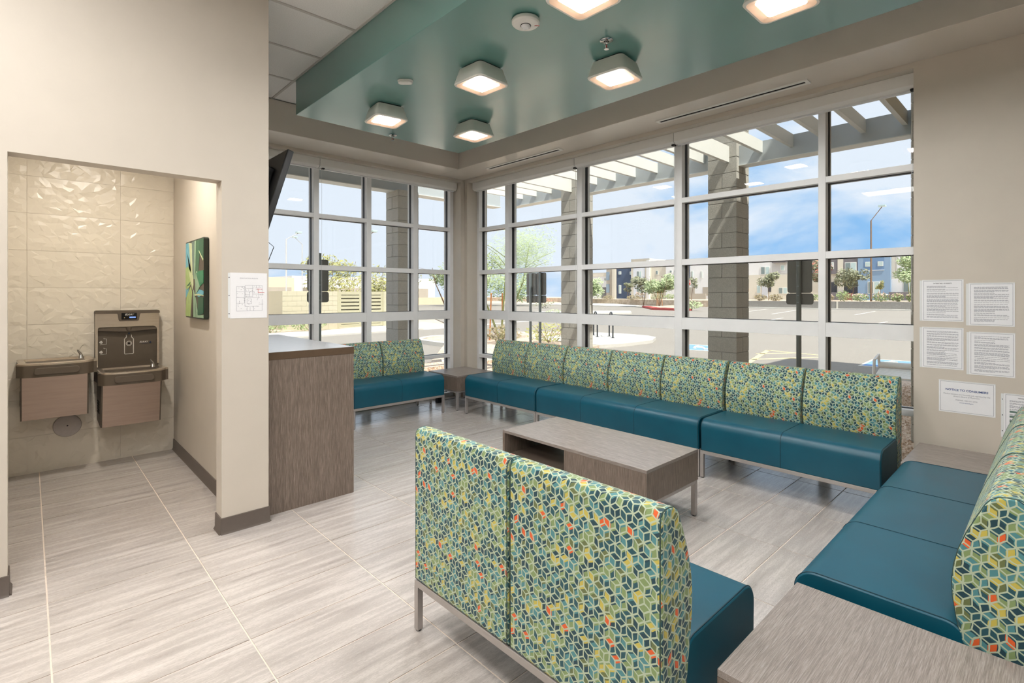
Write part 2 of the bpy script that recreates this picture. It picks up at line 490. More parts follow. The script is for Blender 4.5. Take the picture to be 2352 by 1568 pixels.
def rnd(pts, seg=5):
    """pts: (a, b, radius) polygon corners -> rounded polygon"""
    out = []; n = len(pts)
    for i in range(n):
        p = Vector(pts[i][:2]); r = pts[i][2] if len(pts[i]) > 2 else 0
        a = Vector(pts[i - 1][:2]); c = Vector(pts[(i + 1) % n][:2])
        if r < 1e-5:
            out.append(tuple(p)); continue
        u = (a - p); w = (c - p)
        lu, lw = u.length, w.length
        u.normalize(); w.normalize()
        ang = math.acos(max(-1, min(1, u.dot(w))))
        d = min(r / math.tan(ang / 2), lu * 0.49, lw * 0.49)
        rr = d * math.tan(ang / 2)
        cen = p + (u + w).normalized() * (rr / math.sin(ang / 2))
        s0 = p + u * d - cen; s1 = p + w * d - cen
        a0 = math.atan2(s0.y, s0.x); a1 = math.atan2(s1.y, s1.x)
        da = (a1 - a0 + PI) % (2 * PI) - PI
        for k in range(seg + 1):
            t = a0 + da * k / seg
            out.append((cen.x + rr * math.cos(t), cen.y + rr * math.sin(t)))
    return out
def rrect(x0, x1, y0, y1, r, seg=5):
    return rnd([(x0, y0, r), (x1, y0, r), (x1, y1, r), (x0, y1, r)], seg)

def link(name, me, mat, parent=None, loc=(0, 0, 0), rz=0.0, bevel=0.0, seg=2):
    o = bpy.data.objects.new(name, me)
    COL.objects.link(o)
    o.location = loc
    o.rotation_euler = (0, 0, rz)
    if mat and not me.materials:
        me.materials.append(MATS[mat] if isinstance(mat, str) else mat)
    if parent: o.parent = parent
    if bevel:
        b = o.modifiers.new('edge', 'BEVEL'); b.width = bevel; b.segments = seg; b.limit_method = 'ANGLE'; b.angle_limit = R(40)
    return o
def part(name, mb, mat, parent=None, smooth=None, bevel=0.0, loc=(0, 0, 0), rz=0.0):
    """mesh coordinates are in the parent's own frame"""
    return link(name, mb.mesh(name, smooth), mat, parent, loc, rz, bevel)
def tag(o, label=None, cat=None, group=None, kind=None):
    if label: o['label'] = label
    if cat: o['category'] = cat
    if group: o['group'] = group
    if kind: o['kind'] = kind
    return o
def empty(name, loc, rz=0.0, label=None, cat=None, group=None, kind=None):
    o = bpy.data.objects.new(name, None)
    o.empty_display_size = 0.1
    COL.objects.link(o)
    o.location = loc; o.rotation_euler = (0, 0, rz)
    return tag(o, label, cat, group, kind)
def struct(name, mb, mat, label, cat, smooth=None, bevel=0.0):
    return tag(part(name, mb, mat, None, smooth, bevel), label, cat, None, 'structure')
def B(*a):
    return MB().box(*a)
def text_mesh(body, size, align='CENTER', depth=0.0, shear=0.0, bold=0.0, spacing=1.0):
    cu = bpy.data.curves.new('lettering', 'FONT')
    cu.body = body; cu.size = size; cu.align_x = align; cu.align_y = 'CENTER'
    cu.extrude = depth; cu.shear = shear; cu.offset = bold; cu.space_character = spacing
    cu.resolution_u = 3
    o = bpy.data.objects.new('lettering', cu)
    COL.objects.link(o)
    dg = bpy.context.evaluated_depsgraph_get()
    me = bpy.data.meshes.new_from_object(o.evaluated_get(dg))
    bpy.data.objects.remove(o); bpy.data.curves.remove(cu)
    return me
def text(name, body, size, mat, parent, origin, right, up, **kw):
    me = text_mesh(body, size, **kw)
    r = Vector(right).normalized(); u = Vector(up).normalized(); n = r.cross(u)
    M = Matrix((r, u, n)).transposed().to_4x4(); M.translation = Vector(origin)
    me.transform(M)
    me.materials.clear()
    return link(name, me, mat, parent)

random.seed(7)
ZS, ZA, XR, YL = 3.06, 3.375, 4.5, 5.77       # soffit, lay-in ceiling, right wall, window wall

# ------------------------------------------------------------------ floor
TX, TY, TX0, TY0, GAP = 0.6125, 0.306, 0.065, 3.235, 0.0065
floor = struct('floor', B(-5.2, 4.68, -5.2, 5.94, -0.15, -0.003), 'grout', 'floor of wood-look striped porcelain tiles with pale grout', 'floor')
tile_cache = {}
def floor_tile(x0, x1, y0, y1):
    w, d = round(x1 - x0 - GAP, 4), round(y1 - y0 - GAP, 4)
    if (w, d) not in tile_cache:
        me = B(-w / 2, w / 2, -d / 2, d / 2, -0.006, 0.0).mesh('tile'); me.materials.append(MATS['floor_tile'])
        tile_cache[(w, d)] = me
    return link('tile', tile_cache[(w, d)], None, floor, ((x0 + x1) / 2, (y0 + y1) / 2, 0))
rest = MB()
for i in range(-9, 8):
    for j in range(-28, 9):
        x0, x1 = TX0 + i * TX, min(TX0 + (i + 1) * TX, 4.675)
        y0, y1 = TY0 + j * TY, min(TY0 + (j + 1) * TY, 5.935)
        if x1 - x0 < 0.03 or y1 - y0 < 0.03: continue
        if i >= -1 and j >= -10: floor_tile(x0, x1, y0, y1)
        else: rest.box(x0 + GAP / 2, x1 - GAP / 2, y0 + GAP / 2, y1 - GAP / 2, -0.006, 0)
tag(part('tile_field', rest, 'floor_tile', floor), kind='stuff')

# ------------------------------------------------------------------ walls
WF0, WF1 = 3.45, 3.57                 # wall with the fountain opening
OX0, OX1, OZ = -0.073, 0.847, 2.127
CX1 = 1.115                           # free end of that wall
wm = MB()
wm.box(-5.2, OX0, WF0, WF1, 0, ZA).box(OX0, OX1, WF0, WF1, OZ, ZA).box(OX1, CX1, WF0, WF1, 0, ZA)
wall_front = struct('wall_front', wm, 'wall_paint', 'beige wall with the opening to the drinking fountain nook', 'wall')
struct('wall_nook_right', B(0.993, CX1, WF1, 5.94, 0, ZA), 'wall_paint', 'beige side wall of the nook, the picture hangs on it', 'wall')
struct('wall_nook_left', B(-0.32, -0.2, WF1, 5.72, 0, ZA), 'wall_paint', 'beige left side wall of the nook', 'wall')
wall_nook = struct('wall_nook_back', B(-0.2, 0.993, 5.685, 5.8, 0, ZA), 'grout', 'back wall of the nook clad in white faceted tiles', 'wall')
struct('ceiling_nook', B(-0.2, 0.993, WF1, 5.685, 2.72, 2.76), 'wall_paint', 'painted ceiling of the fountain nook', 'ceiling')
# faceted wall tiles, low folded relief
def facet_tile(w, h, seed):
    rg = random.Random(seed)
    nx, nz = max(4, round(w / 0.036)), 9
    P = {}
    for i in range(nx + 1):
        for k in range(nz + 1):
            bx, bz = i in (0, nx), k in (0, nz)
            x = w * i / nx + (0 if bx else rg.uniform(-0.015, 0.015))
            z = h * k / nz + (0 if bz else rg.uniform(-0.013, 0.013))
            y = 0.0 if (bx or bz) else -rg.choice((0.0, 0.0, 0.0012, 0.0028, 0.0042))
            P[i, k] = (x, y - 0.006, z)
    mb = MB()
    idx = {}
    vs = []
    for key, p in P.items(): idx[key] = len(vs); vs.append(p)
    fs = []
    for i in range(nx):
        for k in range(nz):
            a, b_, c_, d_ = idx[i, k], idx[i + 1, k], idx[i + 1, k + 1], idx[i, k + 1]
            if rg.random() < 0.5: fs += [(a, b_, c_), (a, c_, d_)]
            else: fs += [(a, b_, d_), (b_, c_, d_)]
    mb.add(vs, fs)
    # edges back to the wall
    rim = [(0, 0), (w, 0), (w, h), (0, h)]
    for q in range(4):
        (xa, za), (xb, zb) = rim[q], rim[(q + 1) % 4]
        mb.add([(xa, -0.006, za), (xa, 0.0, za), (xb, 0.0, zb), (xb, -0.006, zb)], [(0, 1, 2, 3)])
    me = mb.mesh('facet_tile')
    me.materials.append(MATS['nook_tile'])
    return me
fc = {}
for ci, (x0, x1) in enumerate(((-0.2, -0.007), (-0.007, 0.593), (0.593, 0.993))):
    for k in range(9):
        z0 = k * 0.3
        key = (ci, k % 4)
        if key not in fc: fc[key] = facet_tile(x1 - x0 - 0.0015, 0.2985, ci * 10 + k % 4 + 3)
        link('facet_tile', fc[key], None, wall_nook, (x0, 5.685, z0))
struct('wall_right', B(XR, 4.87, -5.2, 0.70, -0.15, ZA), 'wall_paint', 'beige wall with taped-up notices beside the long window', 'wall')
struct('wall_right_header', B(XR, 4.87, 0.70, 5.71, 3.022, ZA), 'wall_paint', 'beige strip of wall above the long window', 'wall')
struct('wall_corner', MB().box(4.432, 4.87, YL, 6.13, -0.15, ZA).box(XR, 4.87, 5.712, YL, -0.15, ZA), 'wall_paint', 'beige corner post between the two windows', 'wall')
struct('wall_back_header', B(CX1, 4.432, YL, 6.13, 3.022, ZA), 'wall_paint', 'beige strip of wall above the window behind the counter', 'wall')
struct('wall_back_left', B(0.0, CX1, 5.8, 6.13, -0.15, ZA), 'wall_paint', 'outer wall behind the nook', 'wall')
struct('wall_west', B(-5.32, -5.2, -5.32, 3.57, 0, ZA), 'wall_paint', 'beige far side wall of the lobby behind the viewer', 'wall')
struct('wall_south', B(-5.2, XR, -5.32, -5.2, 0, ZA), 'wall_paint', 'beige rear wall of the lobby behind the viewer', 'wall')
struct('sill_right', B(4.66, 4.87, 0.70, 5.712, -0.15, 0.0), 'concrete', 'low concrete sill under the long window', 'sill')
struct('sill_back', B(CX1, 4.432, 5.92, 6.13, -0.15, 0.0), 'concrete', 'low concrete sill under the rear window', 'sill')

# cove base
def cove(name, pts, label, side=1):
    """pts: plan polyline; the base stands to the left of travel (side 1)"""
    mb = MB()
    for (x0, y0), (x1, y1) in zip(pts[:-1], pts[1:]):
        d = Vector((x1 - x0, y1 - y0)); d.normalize()
        n = Vector((-d.y, d.x)) * side
        prof = [(0, 0), (0.016, 0), (0.008, 0.012), (0.006, 0.095), (0, 0.097)]
        va = [(x0 + n.x * o - d.x * 0.006, y0 + n.y * o - d.y * 0.006, z) for o, z in prof]
        vb = [(x1 + n.x * o + d.x * 0.006, y1 + n.y * o + d.y * 0.006, z) for o, z in prof]
        k = len(prof)
        mb.add(va + vb, [(i, (i + 1) % k, k + (i + 1) % k, k + i) for i in range(k)] + [tuple(range(k)), tuple(range(2 * k - 1, k - 1, -1))])
    return struct(name, mb, 'cove_base', label, 'baseboard', smooth=35)
cove('baseboard_column', [(OX1, WF1), (OX1, WF0), (CX1, WF0), (CX1, WF1)], 'dark taupe rubber base around the foot of the wall end', -1)
cove('baseboard_nook_right', [(0.993, 5.675), (0.993, WF1 + 0.01)], 'dark taupe rubber base along the nook side wall', -1)
cove('baseboard_front_left', [(OX0, WF1), (OX0, WF0), (-5.0, WF0)], 'dark taupe rubber base left of the nook opening', 1)
cove('baseboard_right', [(XR, 0.69), (XR, -5.0)], 'dark taupe rubber base below the notices', -1)

# ------------------------------------------------------------------ ceilings
struct('soffit_right', B(4.05, XR, -5.2, YL, ZS, ZA), 'soffit_paint', 'beige bulkhead along the long window', 'soffit', bevel=0.004)
struct('soffit_back', B(CX1, 4.05, 5.32, YL, ZS, ZA), 'soffit_paint', 'beige bulkhead along the rear window', 'soffit', bevel=0.004)
struct('ceiling_cloud', B(1.757, 3.592, -4.2, 4.715, ZS, ZA + 0.02), 'teal_paint', 'teal dropped ceiling panel carrying the square lights', 'ceiling', bevel=0.003)
ceil = struct('ceiling', B(-5.2, 4.87, -5.2, 6.13, ZA + 0.02, 3.5), 'act_bar', 'white lay-in ceiling of square acoustic tiles in a metal grid', 'ceiling')
AX0, AY0, AP = 1.752, 4.755, 0.61
ac = {}
arest = MB()
for i in range(-12, 4):
    for j in range(-16, 1):
        x0, x1 = AX0 + i * AP, min(AX0 + (i + 1) * AP, 4.05)
        y0, y1 = AY0 + j * AP, min(AY0 + (j + 1) * AP, 5.32)
        if x0 >= 1.74 and j < 0 and x1 <= 3.6: continue
        if x1 - x0 < 0.1: continue
        if -3 <= i <= 1 and j >= -4:
            w, d = round(x1 - x0 - 0.02, 4), round(y1 - y0 - 0.02, 4)
            if (w, d) not in ac:
                ac[(w, d)] = B(-w / 2, w / 2, -d / 2, d / 2, 0.0, 0.012).mesh('ceiling_tile'); ac[(w, d)].materials.append(MATS['act_tile'])
            link('ceiling_tile', ac[(w, d)], None, ceil, ((x0 + x1) / 2, (y0 + y1) / 2, ZA + 0.002))
        else:
            arest.box(x0 + 0.01, x1 - 0.01, y0 + 0.01, y1 - 0.01, ZA + 0.002, ZA + 0.014)
tag(part('ceiling_tile_field', arest, 'act_tile', ceil), kind='stuff')
for i in range(-3, 2):
    part('grid_bar', B(AX0 + i * AP - 0.011, AX0 + i * AP + 0.011, 2.3, 5.32, ZA - 0.004, ZA + 0.004), 'act_bar', ceil)
for j in range(-4, 1):
    part('grid_bar', B(0.0, 1.757, AY0 + j * AP - 0.011, AY0 + j * AP + 0.011, ZA - 0.005, ZA + 0.003), 'act_bar', ceil)

# ------------------------------------------------------------------ windows
def ring_mb(axis, a0, a1, z0, z1, lo, hi, w):
    mb = MB()
    for (p0, p1, q0, q1) in ((a0, a1, z0, z0 + w), (a0, a1, z1 - w, z1), (a0, a0 + w, z0 + w, z1 - w), (a1 - w, a1, z0 + w, z1 - w)):
        if axis == 'Y': mb.box(lo, hi, p0, p1, q0, q1)
        else: mb.box(p0, p1, lo, hi, q0, q1)
    return mb
ROWS = [(0.055, 0.555), (0.600, 1.103), (1.217, 1.733), (1.790, 2.345), (2.393, 2.965)]
RAILS = [(0.0, 0.055), (0.555, 0.600), (1.103, 1.217), (1.733, 1.790), (2.345, 2.393), (2.965, 3.022)]
def window(name, axis, face, cols, posts, label):
    w = empty(name, (face, cols[0][0], 0) if axis == 'Y' else (cols[0][0], face, 0), 0, label, 'window', None, 'structure')
    ox, oy = w.location.x, w.location.y
    def bx(a0, a1, lo, hi, z0, z1):
        if axis == 'Y': return B(lo - ox, hi - ox, a0 - oy, a1 - oy, z0, z1)
        return B(a0 - ox, a1 - ox, lo - oy, hi - oy, z0, z1)
    for a0, a1 in posts: part('mullion', bx(a0, a1, face, face + 0.15, 0, 3.022), 'aluminium', w, bevel=0.003)
    for a0, a1 in cols:
        for z0, z1 in RAILS: part('rail', bx(a0, a1, face + 0.002, face + 0.148, z0, z1), 'aluminium', w)
        for z0, z1 in ROWS:
            g = part('pane', bx(a0 + 0.004, a1 - 0.004, face + 0.082, face + 0.088, z0 + 0.004, z1 - 0.004), 'glass', w)
            if axis == 'Y': mb = ring_mb('Y', a0 - oy, a1 - oy, z0, z1, face + 0.065 - ox, face + 0.105 - ox, 0.004)
            else: mb = ring_mb('X', a0 - ox, a1 - ox, z0, z1, face + 0.065 - oy, face + 0.105 - oy, 0.004)
            part('gasket', mb, 'gasket_black', g)
    return w
window('window_1', 'Y', 4.68, [(0.728, 1.293), (1.347, 2.545), (2.625, 3.800), (3.870, 5.050), (5.120, 5.672)],
       [(0.700, 0.728), (1.293, 1.347), (2.545, 2.625), (3.800, 3.870), (5.050, 5.120), (5.672, 5.712)], 'long storefront window with silver grid behind the long bench')
window('window_2', 'X', 5.94, [(1.19, 1.75), (1.815, 2.418), (2.482, 3.088), (3.152, 3.768), (3.836, 4.372)],
       [(CX1, 1.19), (1.75, 1.815), (2.418, 2.482), (3.088, 3.152), (3.768, 3.836), (4.372, 4.432)], 'storefront window with silver grid behind the two-seat bench')
# ------------------------------------------------------------------ ceiling fixtures
def lamp(x, y, rz, label):
    t = empty('ceiling_light', (x, y, ZS), R(rz), label, 'ceiling light', 'square ceiling lights')
    def ringsq(h, r): return rrect(-h, h, -h, h, r, 6)
    # housing: outer wall flaring downwards, rim, inner reflector
    levels = [(0.118, 0.03, -0.012), (0.150, 0.045, -0.118), (0.146, 0.044, -0.125), (0.136, 0.04, -0.125)]
    vs, fs = [], []
    n = len(ringsq(0.1, 0.03))
    for h, r, z in levels: vs += [(a, b_, z) for a, b_ in ringsq(h, r)]
    for i in range(len(levels) - 1):
        for k in range(n):
            l = (k + 1) % n
            fs.append((i * n + k, (i + 1) * n + k, (i + 1) * n + l, i * n + l))
    part('housing', MB().add(vs, fs), 'lamp_white', t, smooth=30)
    levels = [(0.136, 0.04, -0.125), (0.098, 0.02, -0.1165)]
    vs, fs = [], []
    for h, r, z in levels: vs += [(a, b_, z) for a, b_ in ringsq(h, r)]
    for k in range(n):
        l = (k + 1) % n
        fs.append((k, n + k, n + l, l))
    part('reflector', MB().add(vs, fs), 'lamp_inner', t, smooth=30)
    part('mounting_plate', MB().prism(ringsq(0.105, 0.03), 'XY', -0.014, 0.0), 'gasket_black', t)
    p = MB().add([(a, b_, -0.1162) for a, b_ in ringsq(0.0976, 0.02)], [tuple(range(n - 1, -1, -1))])
    part('light_panel', p, 'lamp_panel', t)
    part('top_plate', MB().add([(a, b_, -0.013) for a, b_ in ringsq(0.118, 0.03)], [tuple(range(n))]), 'lamp_white', t)
    return t
lamp(2.365, 2.84, 3, 'square ceiling light over the coffee table side, between the round detector and the oval sensor')
lamp(2.975, 2.12, 6, 'square ceiling light just below the larger sprinkler head')
lamp(2.255, 3.99, -7, 'square ceiling light nearest the dark teal edge, above the small sprinkler')
lamp(3.07, 3.80, 1, 'square ceiling light nearest the corner of the teal ceiling')
lamp(2.06, 1.66, 0, 'large square ceiling light cut by the top edge, beside the round detector')
lamp(2.83, 0.985, 0, 'large square ceiling light cut by the top edge, near the right bulkhead')

def fill_panel(x, y, label):  # unseen fill light, added to raise the ambient level in the room
    t = empty('fill_panel', (x, y, ZA), 0, label, 'ceiling light', 'added lobby fill lights')
    part('frame', ring_mb2(-0.3, 0.3, -0.6, 0.6, -0.012, 0.0, 0.02), 'act_bar', t)
    part('light_panel', MB().quad((-0.28, 0.58, -0.006), (0.28, 0.58, -0.006), (0.28, -0.58, -0.006), (-0.28, -0.58, -0.006)), 'fill_glow', t)
def ring_mb2(x0, x1, y0, y1, z0, z1, w):
    return MB().box(x0, x1, y0, y0 + w, z0, z1).box(x0, x1, y1 - w, y1, z0, z1).box(x0, x0 + w, y0 + w, y1 - w, z0, z1).box(x1 - w, x1, y0 + w, y1 - w, z0, z1)
fill_panel(-0.38, 2.0, 'unseen added fill panel over the lobby in front of the nook opening')
fill_panel(-2.2, 2.0, 'unseen added fill panel over the lobby left of the nook opening')
fill_panel(0.23, -0.69, 'unseen added fill panel over the lobby just behind the viewer')
fill_panel(-2.2, -2.5, 'unseen added fill panel at the rear of the lobby')

can = empty('downlight', (0.36, 4.45, 2.72), 0, 'recessed warm downlight in the ceiling of the fountain nook', 'ceiling light')
part('trim_ring', MB().lathe([(0.055, -0.001), (0.075, -0.004), (0.08, 0.0)], (0, 0, 0), 24), 'white_plastic', can, smooth=40)
part('light_disc', MB().add([(0.055 * math.cos(-2 * PI * k / 24), 0.055 * math.sin(-2 * PI * k / 24), -0.0015) for k in range(24)], [tuple(range(24))]), 'can_light', can)

det = empty('occupancy_sensor', (2.13, 2.15, ZS), 0, 'round white ceiling sensor with red lettering on its rim', 'sensor')
part('base', MB().lathe([(0.0, -0.001), (0.066, -0.001), (0.066, -0.006), (0.0, -0.006)], (0, 0, 0), 32), 'white_plastic', det, smooth=30)
part('cover', MB().lathe([(0.078, -0.005), (0.083, -0.012), (0.082, -0.026), (0.074, -0.034), (0.06, -0.037), (0.03, -0.0385), (0.0, -0.0385)], (0, 0, 0), 36), 'white_plastic', det, smooth=30)
part('lens_ring', MB().lathe([(0.031, -0.038), (0.031, -0.041), (0.028, -0.0415), (0.0, -0.0415)], (0, 0, 0), 28), 'gasket_black', det, smooth=30)
part('lens', MB().lathe([(0.0285, -0.0412), (0.026, -0.049), (0.018, -0.055), (0.0, -0.057)], (0, 0, 0), 20), 'sleeve', det, smooth=20)
text('lettering', 'FIRE', 0.016, 'ink_red', det, (0.052, -0.042, -0.0375), (0.72, -0.69, 0), (-0.69, -0.72, 0), bold=0.0006)
part('led', MB().lathe([(0.0028, -0.037), (0.0028, -0.0392), (0.0, -0.0392)], (0.038, 0.002, 0), 10), 'gasket_black', det)

ov = empty('motion_sensor', (2.075, 3.385, ZS), R(-43), 'small oval white sensor on the teal ceiling near its dark edge', 'sensor')
part('base', MB().prism(rrect(-0.058, 0.058, -0.03, 0.03, 0.028), 'XY', -0.012, 0.0), 'white_plastic', ov, bevel=0.003)
part('cover', MB().prism(rrect(-0.054, 0.054, -0.026, 0.026, 0.025), 'XY', -0.026, -0.012), 'white_plastic', ov, bevel=0.006)

def sprinkler(x, y, label):
    t = empty('sprinkler', (x, y, ZS), 0, label, 'sprinkler', 'ceiling sprinkler heads')
    part('escutcheon', MB().lathe([(0.04, 0.0), (0.041, -0.004), (0.03, -0.010), (0.016, -0.010), (0.014, -0.004), (0.0, -0.004)], (0, 0, 0), 24), 'chrome', t, smooth=30)
    part('body', MB().lathe([(0.013, -0.004), (0.013, -0.022), (0.009, -0.028), (0.009, -0.034), (0.0, -0.034)], (0, 0, 0), 12), 'chrome', t, smooth=30)
    for s in (-1, 1):
        part('frame_arm', MB().tube([(s * 0.011, 0, -0.022), (s * 0.013, 0, -0.04), (s * 0.004, 0, -0.055)], 0.0025, 6), 'chrome', t, smooth=40)
    part('bulb', MB().lathe([(0.003, -0.033), (0.003, -0.052), (0.0, -0.053)], (0, 0, 0), 8), 'ink_red', t, smooth=40)
    part('deflector', MB().lathe([(0.0, -0.055), (0.015, -0.056), (0.015, -0.059), (0.0, -0.059)], (0, 0, 0), 16), 'chrome', t, smooth=30)
sprinkler(2.68, 1.976, 'chrome sprinkler head between two lights in front of the round sensor')
sprinkler(2.693, 4.633, 'small chrome sprinkler head at the far edge of the teal ceiling')

def diffuser(y0, y1, label):
    t = empty('slot_diffuser', (4.305, y0, ZS), 0, label, 'air diffuser', 'slot diffusers in the bulkhead')
    L = y1 - y0
    part('frame', ring_mb2(-0.045, 0.045, 0.0, L, -0.008, 0.0, 0.026), 'white_plastic', t)
    part('slot', B(-0.02, 0.02, 0.025, L - 0.025, -0.003, -0.0005), 'dark_slot', t)
diffuser(1.30, 2.585, 'long slot air diffuser in the bulkhead nearer the notices')
diffuser(3.79, 5.03, 'short-looking slot air diffuser in the bulkhead near the corner')

# ------------------------------------------------------------------ roller shades
def shade_y(y0, y1, label, chain=None):
    t = empty('roller_shade', (4.59, y0, 2.915), 0, label, 'roller shade', 'roller shades over the long window')
    L = y1 - y0
    prof = rnd([(0.0, 0.02, 0.006), (0.0, 0.107, 0.004), (0.088, 0.107, 0.004), (0.088, 0.0, 0.004), (0.03, 0.0, 0.012)], 3)
    part('fascia', MB().prism(prof, 'XZ', 0.003, L - 0.003), 'shade_fascia', t, smooth=35)
    part('bottom_bar', B(0.05, 0.075, 0.02, L - 0.02, -0.012, 0.001), 'aluminium', t)
    if chain is not None:
        part('bracket', B(0.02, 0.06, chain - 0.015, chain + 0.015, -0.012, 0.002), 'gasket_black', t)
        part('bead_chain', MB().tube([(0.075, chain, -0.01), (0.075, chain, -1.62)], 0.0016, 6).tube([(0.066, chain + 0.012, -0.01), (0.066, chain + 0.012, -1.62)], 0.0016, 6), 'sleeve', t, smooth=60)
shade_y(0.702, 2.583, 'rolled-up white shade over the right part of the long window', 0.02)
shade_y(2.583, 3.838, 'rolled-up white shade over the middle of the long window', 0.02)
shade_y(3.838, 5.709, 'rolled-up white shade over the corner end of the long window', 0.02)
def shade_x(x0, x1, label, chain=None):
    t = empty('roller_shade', (x0, 5.85, 2.915), 0, label, 'roller shade', 'roller shades over the rear window')
    L = x1 - x0
    prof = rnd([(0.0, 0.02, 0.006), (0.0, 0.107, 0.004), (0.086, 0.107, 0.004), (0.086, 0.0, 0.004), (0.03, 0.0, 0.012)], 3)
    part('fascia', MB().prism(prof, 'YZ', 0.003, L - 0.003), 'shade_fascia', t, smooth=35)
    part('bottom_bar', B(0.02, L - 0.02, 0.05, 0.075, -0.012, 0.001), 'aluminium', t)
    if chain is not None:
        part('bracket', B(chain - 0.015, chain + 0.015, 0.02, 0.06, -0.012, 0.002), 'gasket_black', t)
        part('bead_chain', MB().tube([(chain, 0.072, -0.01), (chain, 0.072, -1.62)], 0.0016, 6), 'sleeve', t, smooth=60)
shade_x(CX1 + 0.003, 2.455, 'rolled-up white shade above the television', None)
shade_x(2.455, 4.43, 'rolled-up white shade over the rear window right of the television', 0.05)

# ------------------------------------------------------------------ benches
SEAT = rnd([(0.0, 0.217, 0.008), (-0.006, 0.463, 0.07), (0.472, 0.463, 0.06), (0.468, 0.217, 0.008)], 7)
BACK = [(0.592, 0.217), (0.60, 0.226), (0.60, 0.50), (0.60, 0.83), (0.598, 0.85), (0.589, 0.863), (0.574, 0.868), (0.552, 0.868), (0.532, 0.864), (0.515, 0.852), (0.503, 0.835), (0.483, 0.79), (0.462, 0.74), (0.445, 0.69), (0.434, 0.64), (0.429, 0.59), (0.431, 0.54), (0.438, 0.49), (0.447, 0.44), (0.457, 0.38), (0.466, 0.30), (0.471, 0.226), (0.478, 0.217)]
bc = {}
def cmesh(key, fn, mat):
    if key not in bc:
        bc[key] = fn(); bc[key].materials.append(MATS[mat])
    return bc[key]
def off_poly(poly, d):
    n = len(poly); cx = sum(p[0] for p in poly) / n; cy = sum(p[1] for p in poly) / n
    out = []
    for i in range(n):
        t = Vector(poly[(i + 1) % n]) - Vector(poly[i - 1]); t.normalize()
        nn = Vector((t.y, -t.x))
        if nn.dot(Vector((poly[i][0] - cx, poly[i][1] - cy))) < 0: nn = -nn
        out.append((poly[i][0] + nn.x * d, poly[i][1] + nn.y * d))
    return out
def bench(n, loc, rz, label):
    L = 0.595 * n + (0.002 if n == 2 else 0.015)
    t = empty('bench', loc, R(rz), label, 'bench', 'upholstered waiting room benches')
    rl = 0.026
    def framemesh(L=L):
        m = MB()
        m.box(0, L, 0.002, 0.002 + rl, 0.190, 0.217).box(0, L, 0.574, 0.60, 0.190, 0.217)
        m.box(0, rl, 0.028, 0.574, 0.190, 0.217).box(L - rl, L, 0.028, 0.574, 0.190, 0.217)
        return m.mesh('frame')
    link('frame', cmesh(('frame', n), framemesh, 'steel_leg'), None, t, bevel=0.002)
    lg = cmesh('leg', lambda: B(0, rl, 0, rl, 0.006, 0.19).mesh('leg'), 'steel_leg')
    gd = cmesh('glide', lambda: MB().lathe([(0.0, 0.0), (0.011, 0.0), (0.011, 0.007), (0.0, 0.007)], (rl / 2, rl / 2, 0), 10).mesh('glide'), 'black_plastic')
    for x in (0.0, L - rl):
        for y in (0.002, 0.574):
            l = link('leg', lg, None, t, (x, y, 0))
            link('glide', gd, None, l)
    seat = link('seat', cmesh(('seat', n), lambda: MB().prism(SEAT, 'YZ', 0.006, L - 0.006).mesh('seat', 35), 'vinyl'), None, t, bevel=0.006, seg=2)
    def rib(x, r, poly):
        return MB().tube([(x, a, b_) for a, b_ in poly], r, 6, closed=True).mesh('seam', 60)
    so = [p for p in off_poly(SEAT, 0.0)]
    for k in range(n + 1):
        x = 0.012 if k == 0 else (L - 0.012 if k == n else k * L / n)
        if 0 < k < n and n == 3 and False: continue
        sm = cmesh(('seam', n, k), lambda x=x: rib(x, 0.0022, so), 'vinyl_seam')
        link('seam', sm, None, seat)
    w = L / n
    bk = cmesh(('back', n), lambda: MB().prism(BACK, 'YZ', 0.005, w - 0.005).mesh('backrest', 35), 'block_fabric')
    for k in range(n):
        b_ = link('backrest', bk, None, t, (k * w, 0, 0), bevel=0.010, seg=2)
        for e_ in (0, 1): link('piping', piping_mesh(n, w, e_), None, b_)
    return t
def piping_mesh(n, w, e_):
    def mk():
        mb = MB()
        mb.tube([((0.0095, w - 0.0095)[e_], a, b_) for a, b_ in off_poly(BACK, -0.0012)], 0.0022, 6, closed=True)
        me = mb.mesh('piping', 60)
        return me
    return cmesh(('pipe', n, e_), mk, 'piping_green')
simple('piping_green', S(52, 74, 66), 0.8, var=0.4, scale=90)
bench(2, (2.528, 5.165, 0), 0, 'two-seat teal bench under the rear window, beside the counter')
bench(2, (3.868, 4.955, 0), -90, 'two-seat teal bench of the long row next to the corner table')
bench(3, (3.868, 3.757, 0), -90, 'three-seat teal bench in the middle of the long row behind the coffee table')
bench(2, (3.868, 1.948, 0), -90, 'two-seat teal bench at the right end of the long row')
bench(2, (1.812, 0.712, 0), 90, 'two-seat bench seen from behind, its patterned back nearest to the viewer')
bench(3, (3.805, 0.652, 0), 180, 'three-seat teal bench with its wide seat in front at the right')

